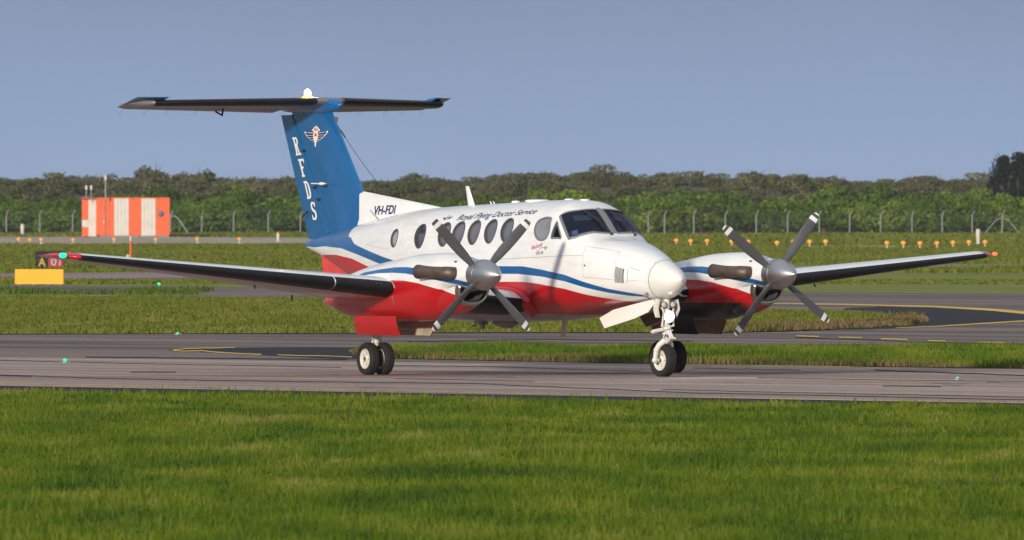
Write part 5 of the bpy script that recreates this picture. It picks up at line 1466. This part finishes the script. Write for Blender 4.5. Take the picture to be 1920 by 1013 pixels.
def trunk_mesh(name, h, r0, seed):
    rr = random.Random(seed); mb = MB()
    for k in range(4):
        a = rr.uniform(0, 2 * PI); t_ = (math.cos(a) * h * .45, math.sin(a) * h * .45, h * rr.uniform(.75, 1.0)); m_ = (t_[0] * .3, t_[1] * .3, h * .4)
        mb.tube([(0, 0, -.2), m_, t_], [r0, r0 * .6, r0 * .2], 6)
    o = mb.build(name, M['bark']); me = o.data; bpy.data.objects.remove(o); return me
GM = [(crown_mesh('crown', 8.5, 6.5, 5.0, 46, 3800, .21, M['leaf_g'], 100 + i), trunk_mesh('trunk', 3.6, .16, i)) for i in range(6)]
OM = [(crown_mesh('crown', 8.5, 7, 3.6, 40, 2600, .22, M['leaf_o'], 200 + i), trunk_mesh('trunk', 3.4, .14, 20 + i)) for i in range(6)]
def plant(kind, meshes, x, y, z, s_, sz, label, group, cat='bush', trunk=True):
    r_ = empty(kind, (x, y, z), random.uniform(0, 6.28)); r_.scale = (s_, s_, s_ * sz)
    cm_, tm_ = meshes
    c = bpy.data.objects.new('crown', cm_); col.objects.link(c); c.parent = r_
    if trunk:
        t = bpy.data.objects.new('trunk', tm_); col.objects.link(t); t.parent = r_
    return tag(r_, label, cat, group)
HW = lambda y: y * .0361 * 1.22
# green belt just behind the fence
for row, (y0, st_, s0, s1) in enumerate([(1432, 3.9, .62, .9), (1446, 4.2, .75, 1.02), (1462, 4.6, .9, 1.15)]):
    x = -HW(y0)
    while x < HW(y0):
        px = 960 + x / y0 * FPX
        hgt = np.interp(px, [0, 150, 300, 640, 700, 900, 1100, 1300, 1500, 1700, 1920], [1.08, .98, 1.12, 1.08, .92, .98, 1.22, 1.12, 1.05, 1.16, 1.02])
        s_ = hgt * random.uniform(.86, 1.06) * (.72, .86, 1.0)[row]
        plant('green_bush', GM[random.randrange(6)], x, y0 + random.uniform(-4, 4), -.1, s_, random.uniform(.92, 1.08), 'rounded bright green bush in the thick belt right behind the fence', 'green bushes behind the fence')
        x += st_ * random.uniform(.75, 1.2)
# olive scrub climbing the rise
for row, (y0, st_, s0, s1) in enumerate([(1520, 5.2, .55, .85), (1590, 5.6, .6, .9), (1670, 5.4, .6, .95), (1750, 5.6, .65, .95), (1830, 5.4, .65, 1.0), (1900, 5.2, .7, 1.0), (1960, 4.4, .7, 1.05)]):
    x = -HW(y0)
    while x < HW(y0):
        s_ = random.uniform(s0, s1); yy_ = y0 + random.uniform(-25, 25)
        px = 960 + x / y0 * FPX
        k_ = np.interp(px, [0, 300, 380, 500, 640, 900, 1080, 1200, 1500, 1640, 1780, 1920], [.92, 1.12, 1.12, .98, 1.0, .95, 1.08, 1.0, 1.02, .78, .98, .86]) if row >= 4 else 1
        plant('olive_scrub_tree', OM[random.randrange(6)], x, yy_, hill_z(x, yy_) - .25, s_, random.uniform(.72, .98) * k_, 'olive brown scrub tree on the low rise behind the green bushes', 'olive scrub trees on the rise', 'tree')
        x += st_ * random.uniform(.6, 1.2)
# the dark she-oak at the right edge, and lone taller crowns on the skyline
DM = [(crown_mesh('crown', 6.5, 6.0, 7.8, 130, 9000, .15, M['leaf_d'], 300 + i, tall=True), trunk_mesh('trunk', 5.6, .2, 40 + i)) for i in range(2)]
for px, y, s_, hz, lab in ((1912, 1500, 1.0, 1.02, 'tall dark feathery tree at the right edge of the photo'), (1882, 1508, .86, 1.0, 'narrower dark feathery tree just left of the one at the right edge'), (1950, 1504, 1.1, 1.0, 'dark feathery tree beyond the right edge')):
    x = (px - 960) / FPX * y; plant('dark_tree', DM[0 if s_ > .9 else 1], x, y, .4, s_, hz / s_ * .98, lab, 'dark trees at the right edge', 'tree')
for px, s_, hz in ((290, .9, 1.22), (352, .55, 1.55), (378, .6, 1.6)):
    x = (px - 960) / FPX * 1905; plant('skyline_tree', OM[2], x, 1905, hill_z(x, 1905) + .5, s_, hz, {290: 'broad crown on the skyline above the striped hut', 352: 'thin small tree on the skyline, left of a pair', 378: 'thin small tree on the skyline, right of a pair'}[px], 'skyline trees', 'tree')

# ------------------------------------------------------------------ perimeter fence
M['post'] = pbr('weathered_concrete_post', (.27, .28, .29), .85, 0, 0, .15, 2)
M['wire'] = pbr('galvanised_wire', (.20, .20, .20), .5, .6)
FY = 1408
fe = empty('perimeter_fence', (0, FY, 0)); tag(fe, 'chain wire perimeter fence with cranked pale posts in front of the bushes', 'fence')
pm = MB(); pm.tube([(0, 0, -.3), (0, 0, 1.95), (.06, -.05, 2.05), (.22, -.22, 2.40)], [.065, .06, .055, .05], 8)
p0 = pm.build('post', M['post'], fe); first = True
xs_p = [(px - 960) / FPX * FY for px in [-110, -48, 12, 75, 136, 198, 259, 320, 378, 438, 503, 563, 622, 682, 742, 800, 860, 920, 978, 1038, 1098, 1158, 1216, 1246, 1301, 1360, 1418, 1477, 1536, 1593, 1651, 1710, 1767, 1823, 1879, 1937, 1995, 2052, 2110]]
for x in xs_p:
    o = p0 if first else p0.copy()
    if not first: col.objects.link(o); o.parent = fe
    first = False; o.location = (x, 0, random.uniform(-.05, .03)); o.rotation_euler = (0, random.uniform(-.015, .015), random.uniform(-.15, .15))
wr = MB()
for z, yo in ((.15, 0), (.75, 0), (1.35, 0), (1.92, 0), (2.12, -.10), (2.25, -.16), (2.38, -.21)):
    wr.tube([(xs_p[0], yo, z), (xs_p[-1], yo, z)], .004, 4)
wr.build('strand_wire', M['wire'], fe)
cw = MB(); x = xs_p[0]
while x < xs_p[-1]:
    for s_ in (-1, 1):
        a, b = (x, .01 * s_, .05), (x + s_ * 1.9, .01 * s_, 1.92); cw.add([(a[0] - .0016, a[1], a[2]), (a[0] + .0016, a[1], a[2]), (b[0] + .0016, b[1], b[2]), (b[0] - .0016, b[1], b[2])], [(0, 1, 2, 3)])
    x += .2
cmh = cw.build('chain_wire_mesh', M['wire'], fe, False); cmh['kind'] = 'stuff'
bx_ = (1879 - 960) / FPX * FY
for s_ in (-1, 1):
    mb = MB(); mb.tube([(bx_ + s_ * .15, -.05, 1.62), (bx_ + s_ * .55, -.07, 1.50), (bx_ + s_ * 1.9, -.1, -.1)], .045, 6); mb.build('brace_strut', M['post'], fe)

# ------------------------------------------------------------------ striped navigation hut
M['orange'] = pbr('orange_hut_paint', (.72, .115, .030), .6, 0, 0, .12, 1.2)
M['hutwhite'] = pbr('white_hut_paint', (.60, .56, .50), .6, 0, 0, .10, 1.2)
hy = 1292
hx = lambda px: (px - 960) / FPX * hy
hut = empty('equipment_hut', (hx(240), hy, 0)); tag(hut, 'orange and white striped equipment hut in front of the trees', 'hut')
zt_ = CAM_H - (373 - 391) / FPX * hy + .05; ox = hx(240)
front = [(180, 214, 'orange'), (214, 241.5, 'hutwhite'), (241.5, 265, 'orange'), (265, 291.5, 'hutwhite'), (291.5, 318, 'orange')]
def vbox(name, x0, x1, y0, y1, z0, z1, mat):
    mb = MB(); mb.add([(x0, y0, z0), (x1, y0, z0), (x1, y1, z0), (x0, y1, z0), (x0, y0, z1), (x1, y0, z1), (x1, y1, z1), (x0, y1, z1)], [(0, 3, 2, 1), (4, 5, 6, 7), (0, 1, 5, 4), (1, 2, 6, 5), (2, 3, 7, 6), (3, 0, 4, 7)])
    return mb.build(name, mat, hut, False)
for a, b, c in front:
    # each colour bay is four ribbed wall panels
    n_ = 4; w4 = (hx(b) - hx(a)) / n_
    for q in range(n_): vbox('wall_panel', hx(a) - ox + q * w4 + .008, hx(a) - ox + (q + 1) * w4 - .008, -.10, 0, .12, zt_, M[c])
# the end wing at the left, set back
for a, b, c, z0, z1 in ((153.5, 165.5, 'orange', 1.55, zt_ - .08), (153.5, 165.5, 'hutwhite', .9, 1.54), (153.5, 165.5, 'orange', .05, .89), (165.6, 180, 'hutwhite', .05, zt_ - .05)):
    vbox('wall_panel', hx(a) - ox, hx(b) - ox, .25, .9, z0, z1, M[c])
vbox('core', hx(181) - ox, hx(317) - ox, .02, 3.4, .05, zt_ - .06, M['orange'])
vbox('side_core', hx(154) - ox, hx(180) - ox, .92, 3.0, .05, zt_ - .12, M['orange'])
vbox('roof', hx(152.5) - ox, hx(318.8) - ox, -.16, 3.5, zt_ + .003, zt_ + .07, M['orange'])
vbox('footing', hx(181) - ox, hx(317) - ox, -.02, 3.4, -.1, .115, M['post'])
vbox('door', hx(184) - ox, hx(197.5) - ox, -.14, -.105, .2, 2.45, M['orange'])
vbox('door_handle', hx(194) - ox, hx(195.5) - ox, -.18, -.145, 1.25, 1.5, M['hutwhite'])
vbox('door_gap', hx(198) - ox, hx(199.2) - ox, -.118, -.1015, .15, zt_ - .1, M['decal_grey'])
mb = MB(); mb.sphere((hx(302) - ox, -.14, CAM_H - (401 - 391) / FPX * hy), .27, 8, 0, (1, .35, 1)); mb.build('extractor_vent', pbr('grey_blue_vent', (.10, .10, .17), .5), hut)
def bg_x(px, y): return (px - 960) / FPX * y
def bg_z(py, y): return CAM_H - (py - 391) / FPX * y
def mast(name, px, py0, py1, y, r_, mat, label, cat, group=None, extra=None):
    rt = empty(name, (bg_x(px, y), y, 0)); tag(rt, label, cat, group)
    mb = MB(); mb.tube([(0, 0, max(0, bg_z(py0, y))), (0, 0, bg_z(py1, y))], [r_, r_ * .8], 8); mb.build('pole', mat, rt); return rt
mm = mast('antenna_mast', 198, 372, 328, 1291, .075, M['post'], 'tall pale antenna mast on the striped hut roof', 'antenna')
mb = MB(); mb.tube([(0, 0, bg_z(338, 1291)), (0, 0, bg_z(329, 1291))], .12, 8); mb.build('radome_tube', M['hutwhite'], mm)
for px, lab in ((162, 'short stubby antenna at the left end of the hut roof'), (171, 'second short antenna beside the left end of the hut roof')):
    mm = mast('roof_antenna', px, 372, 347, 1291, .05, M['post'], lab, 'antenna'); mb = MB(); mb.tube([(0, 0, bg_z(356, 1291)), (0, 0, bg_z(348, 1291))], .11, 8); mb.build('cap', M['hutwhite'], mm)

# white marker cones / posts
def white_post(px, pyb, pyt, w_, label, cap=None):
    y = CAM_H * FPX / (pyb - 391); rt = empty('white_marker', (bg_x(px, y), y, 0)); tag(rt, label, 'marker')
    h = bg_z(pyt, y); r_ = w_ / FPX * y / 2
    mb = MB(); mb.tube([(0, 0, 0), (0, 0, h * .12), (0, 0, h * .15), (0, 0, h * .8), (0, 0, h * .95), (0, 0, h)], [r_ * .9, r_ * .9, r_ * .6, r_ * .9, r_ * .75, r_ * .2], 12); mb.build('body', M['hutwhite'], rt)
    mb = MB(); mb.box((0, 0, .04), (r_ * 3, r_ * 3, .08), 0, 0, .02); mb.build('base', M['post'], rt, False)
    if cap: mb = MB(); mb.sphere((0, 0, h), r_ * .8, 6); mb.build('cap', cap, rt)
white_post(42, 442, 420, 9, 'white marker post left of the hut, taller of two')
white_post(93, 437, 421, 8, 'white marker post nearer the hut, shorter of two')
white_post(1834, 459, 429, 10, 'white rounded post at the right, among the marker lights')
white_post(521.5, 454, 437, 7, 'white post with orange top left of the tail', M['orange'])
# orange marker lights
M['amber'] = pbr('amber_globe', (.85, .30, .01), .3, 0, .5, emit=(1, .34, .02), es=.25)
def amber(px, pyt, pyb, lab, s_=1.0):
    y = CAM_H * FPX / (pyb - 391); rt = empty('marker_light', (bg_x(px, y), y, 0)); tag(rt, lab, 'light', 'orange marker lights along the runway')
    mb = MB(); mb.tube([(0, 0, 0), (0, 0, .28)], .045, 8); mb.box((0, 0, .02), (.3, .3, .04)); mb.build('stem', M['hutwhite'], rt)
    mb = MB(); mb.lathe([(.24, .05), (.28, .13), (.35, .16), (.43, .15), (.48, .10), (.50, .02)], 'z', 14); g = mb.build('globe', M['amber'], rt); rt.scale = (s_, s_, s_)
AL = [(1457, 466.0), (1488, 463.5), (1518, 463.5), (1548, 463.0), (1663, 466.5), (1694, 466.5), (1725, 467.0), (1757, 467.0), (1787, 465.5), (1817, 464.5), (1847, 464.5), (1403, 464), (1372, 463), (1326, 462), (1295, 462), (1268, 461)]
ords = ['first', 'second', 'third', 'fourth', 'fifth', 'sixth', 'seventh']
for i, (px, pb) in enumerate(AL):
    lab = ('%s orange light from left in the group of four by the far propeller' % ords[i]) if i < 4 else (('%s orange light from left in the right hand row of seven' % ords[i - 4]) if i < 11 else ('%s orange light from the right between nose and far propeller' % ords[i - 11]))
    amber(px, 0, pb, lab)
for i, (px, pb, lab) in enumerate([(35, 456, 'orange marker light, leftmost beside the gravel strip'), (56, 458, 'orange marker light, second from left beside the gravel'), (77, 457, 'orange marker light, third from left beside the gravel'), (137, 458, 'orange marker light just above the green wing light'), (214, 457, 'orange marker light under the striped hut, left'), (292, 457, 'orange marker light under the striped hut, right'), (370, 456, 'orange marker light right of the hut'), (449, 456, 'orange marker light nearest the tail fin')]):
    amber(px, 0, pb, lab, .85)
# orange and white pole with a lamp, nearer than the hut
y = 690; rt = empty('striped_pole', (bg_x(245, y), y, 0)); tag(rt, 'slim orange pole with a white band standing left of the tail', 'pole')
for k, (a, b, c) in enumerate(((486, 470, 'orange'), (470, 462, 'orange'), (462, 452, 'orange'), (452, 443, 'hutwhite'))):
    mb = MB(); mb.tube([(0, 0, max(0, bg_z(a, y))), (0, 0, bg_z(b, y))], .06 if k < 3 else .055, 8); mb.build('pole_section', M[c], rt)
rt = empty('white_light_box', (bg_x(240, 692), 692, 0)); tag(rt, 'small pale light box at the foot of the orange pole', 'light box')
mb = MB(); mb.tube([(0, 0, 0), (0, 0, .10), (0, 0, .28), (0, 0, .34)], [.06, .10, .10, .05], 10); mb.build('body', M['hutwhite'], rt)
# guidance signs on the left
sy_ = CAM_H * FPX / (535 - 391)
sg_ = empty('yellow_sign', (bg_x(74, sy_), sy_, 0)); tag(sg_, 'wide plain yellow guidance sign box at the far left', 'sign')
hw_ = (120 - 28) / 2 / FPX * sy_; ht_ = bg_z(505, sy_)
mb = MB(); mb.box((0, 0, ht_ / 2 + .02), (hw_ * 2, .22, ht_ - .04), 0, 0, .03); mb.build('sign_box', pbr('sign_yellow', (.80, .42, .012), .5, 0, 0, .06, 2), sg_)
mb = MB()
for x in (-.7, -.2, .3, .7): mb.box((x, 0, .02), (.12, .3, .04))
mb.build('foot', M['decal_grey'], sg_, False)
sy2 = CAM_H * FPX / (508 - 391)
s2_ = empty('location_sign', (bg_x(93, sy2), sy2, 0)); tag(s2_, 'black and red guidance sign behind the yellow one under the wing tip', 'sign')
x0, x1, xm = bg_x(67.5, sy2) - bg_x(93, sy2), bg_x(119, sy2) - bg_x(93, sy2), bg_x(90, sy2) - bg_x(93, sy2)
zt2 = bg_z(471, sy2)
mb = MB(); mb.box(((x0 + x1) / 2, .12, zt2 / 2), (x1 - x0 + .06, .22, zt2)); mb.build('sign_case', M['boot'], s2_, False)
mb = MB(); mb.box(((xm + x1) / 2, -.002, zt2 * .47), (x1 - xm - .02, .02, zt2 * .82)); mb.build('red_panel', pbr('sign_red', (.30, .02, .025), .5), s2_, False)
mb = MB(); mb.box(((x0 + xm) / 2, -.002, zt2 * .47), (xm - x0 - .04, .02, zt2 * .82)); mb.build('black_panel', M['boot'], s2_, False)
def flat_text(s, x0_, x1_, z0_, z1_, mat, y_=-.016, ox=.02):
    V, Fc = text2d(s, 0, ox); V = V.copy(); a, b = V.min(0), V.max(0)
    P = [(x0_ + (v[0] - a[0]) / (b[0] - a[0]) * (x1_ - x0_), y_, z0_ + (v[1] - a[1]) / (b[1] - a[1]) * (z1_ - z0_)) for v in V]
    return mk('lettering', P, Fc, mat, s2_, False)
flat_text('A', x0 + .09, xm - .09, zt2 * .22, zt2 * .66, pbr('sign_letter_yellow', (.45, .32, .02), .5))
flat_text('01', xm + .12, x1 - .12, zt2 * .26, zt2 * .66, pbr('faded_sign_white', (.5, .32, .30), .6))
# rusty pipe loop lying right of the hut
rt = empty('bent_pipe', (bg_x(335, 1330), 1330, 0)); tag(rt, 'bent grey pipe arching down beside the right end of the hut', 'pipe')
mb = MB(); mb.tube([(-.75, 0, 1.85), (-.4, 0, 1.9), (0, 0, 1.6), (.35, 0, 1.1), (.8, 0, .4), (1.0, 0, 0)], .06, 8); mb.build('pipe', M['post'], rt)

# ------------------------------------------------------------------ thin evening haze
hz = bpy.data.materials.new('thin_haze'); hz.use_nodes = True; n = hz.node_tree; n.nodes.remove(n.nodes['Principled BSDF'])
pv = n.nodes.new('ShaderNodeVolumePrincipled'); pv.inputs['Color'].default_value = (.80, .84, .92, 1); pv.inputs['Density'].default_value = .000048; pv.inputs['Anisotropy'].default_value = .2
n.links.new(pv.outputs[0], n.nodes['Material Output'].inputs['Volume'])
hb = MB(); hb.box((0, 2950, 7.9), (5600, 6200, 17.8)); ho = hb.build('haze', hz, None, False); tag(ho, None, None, None, 'stuff')
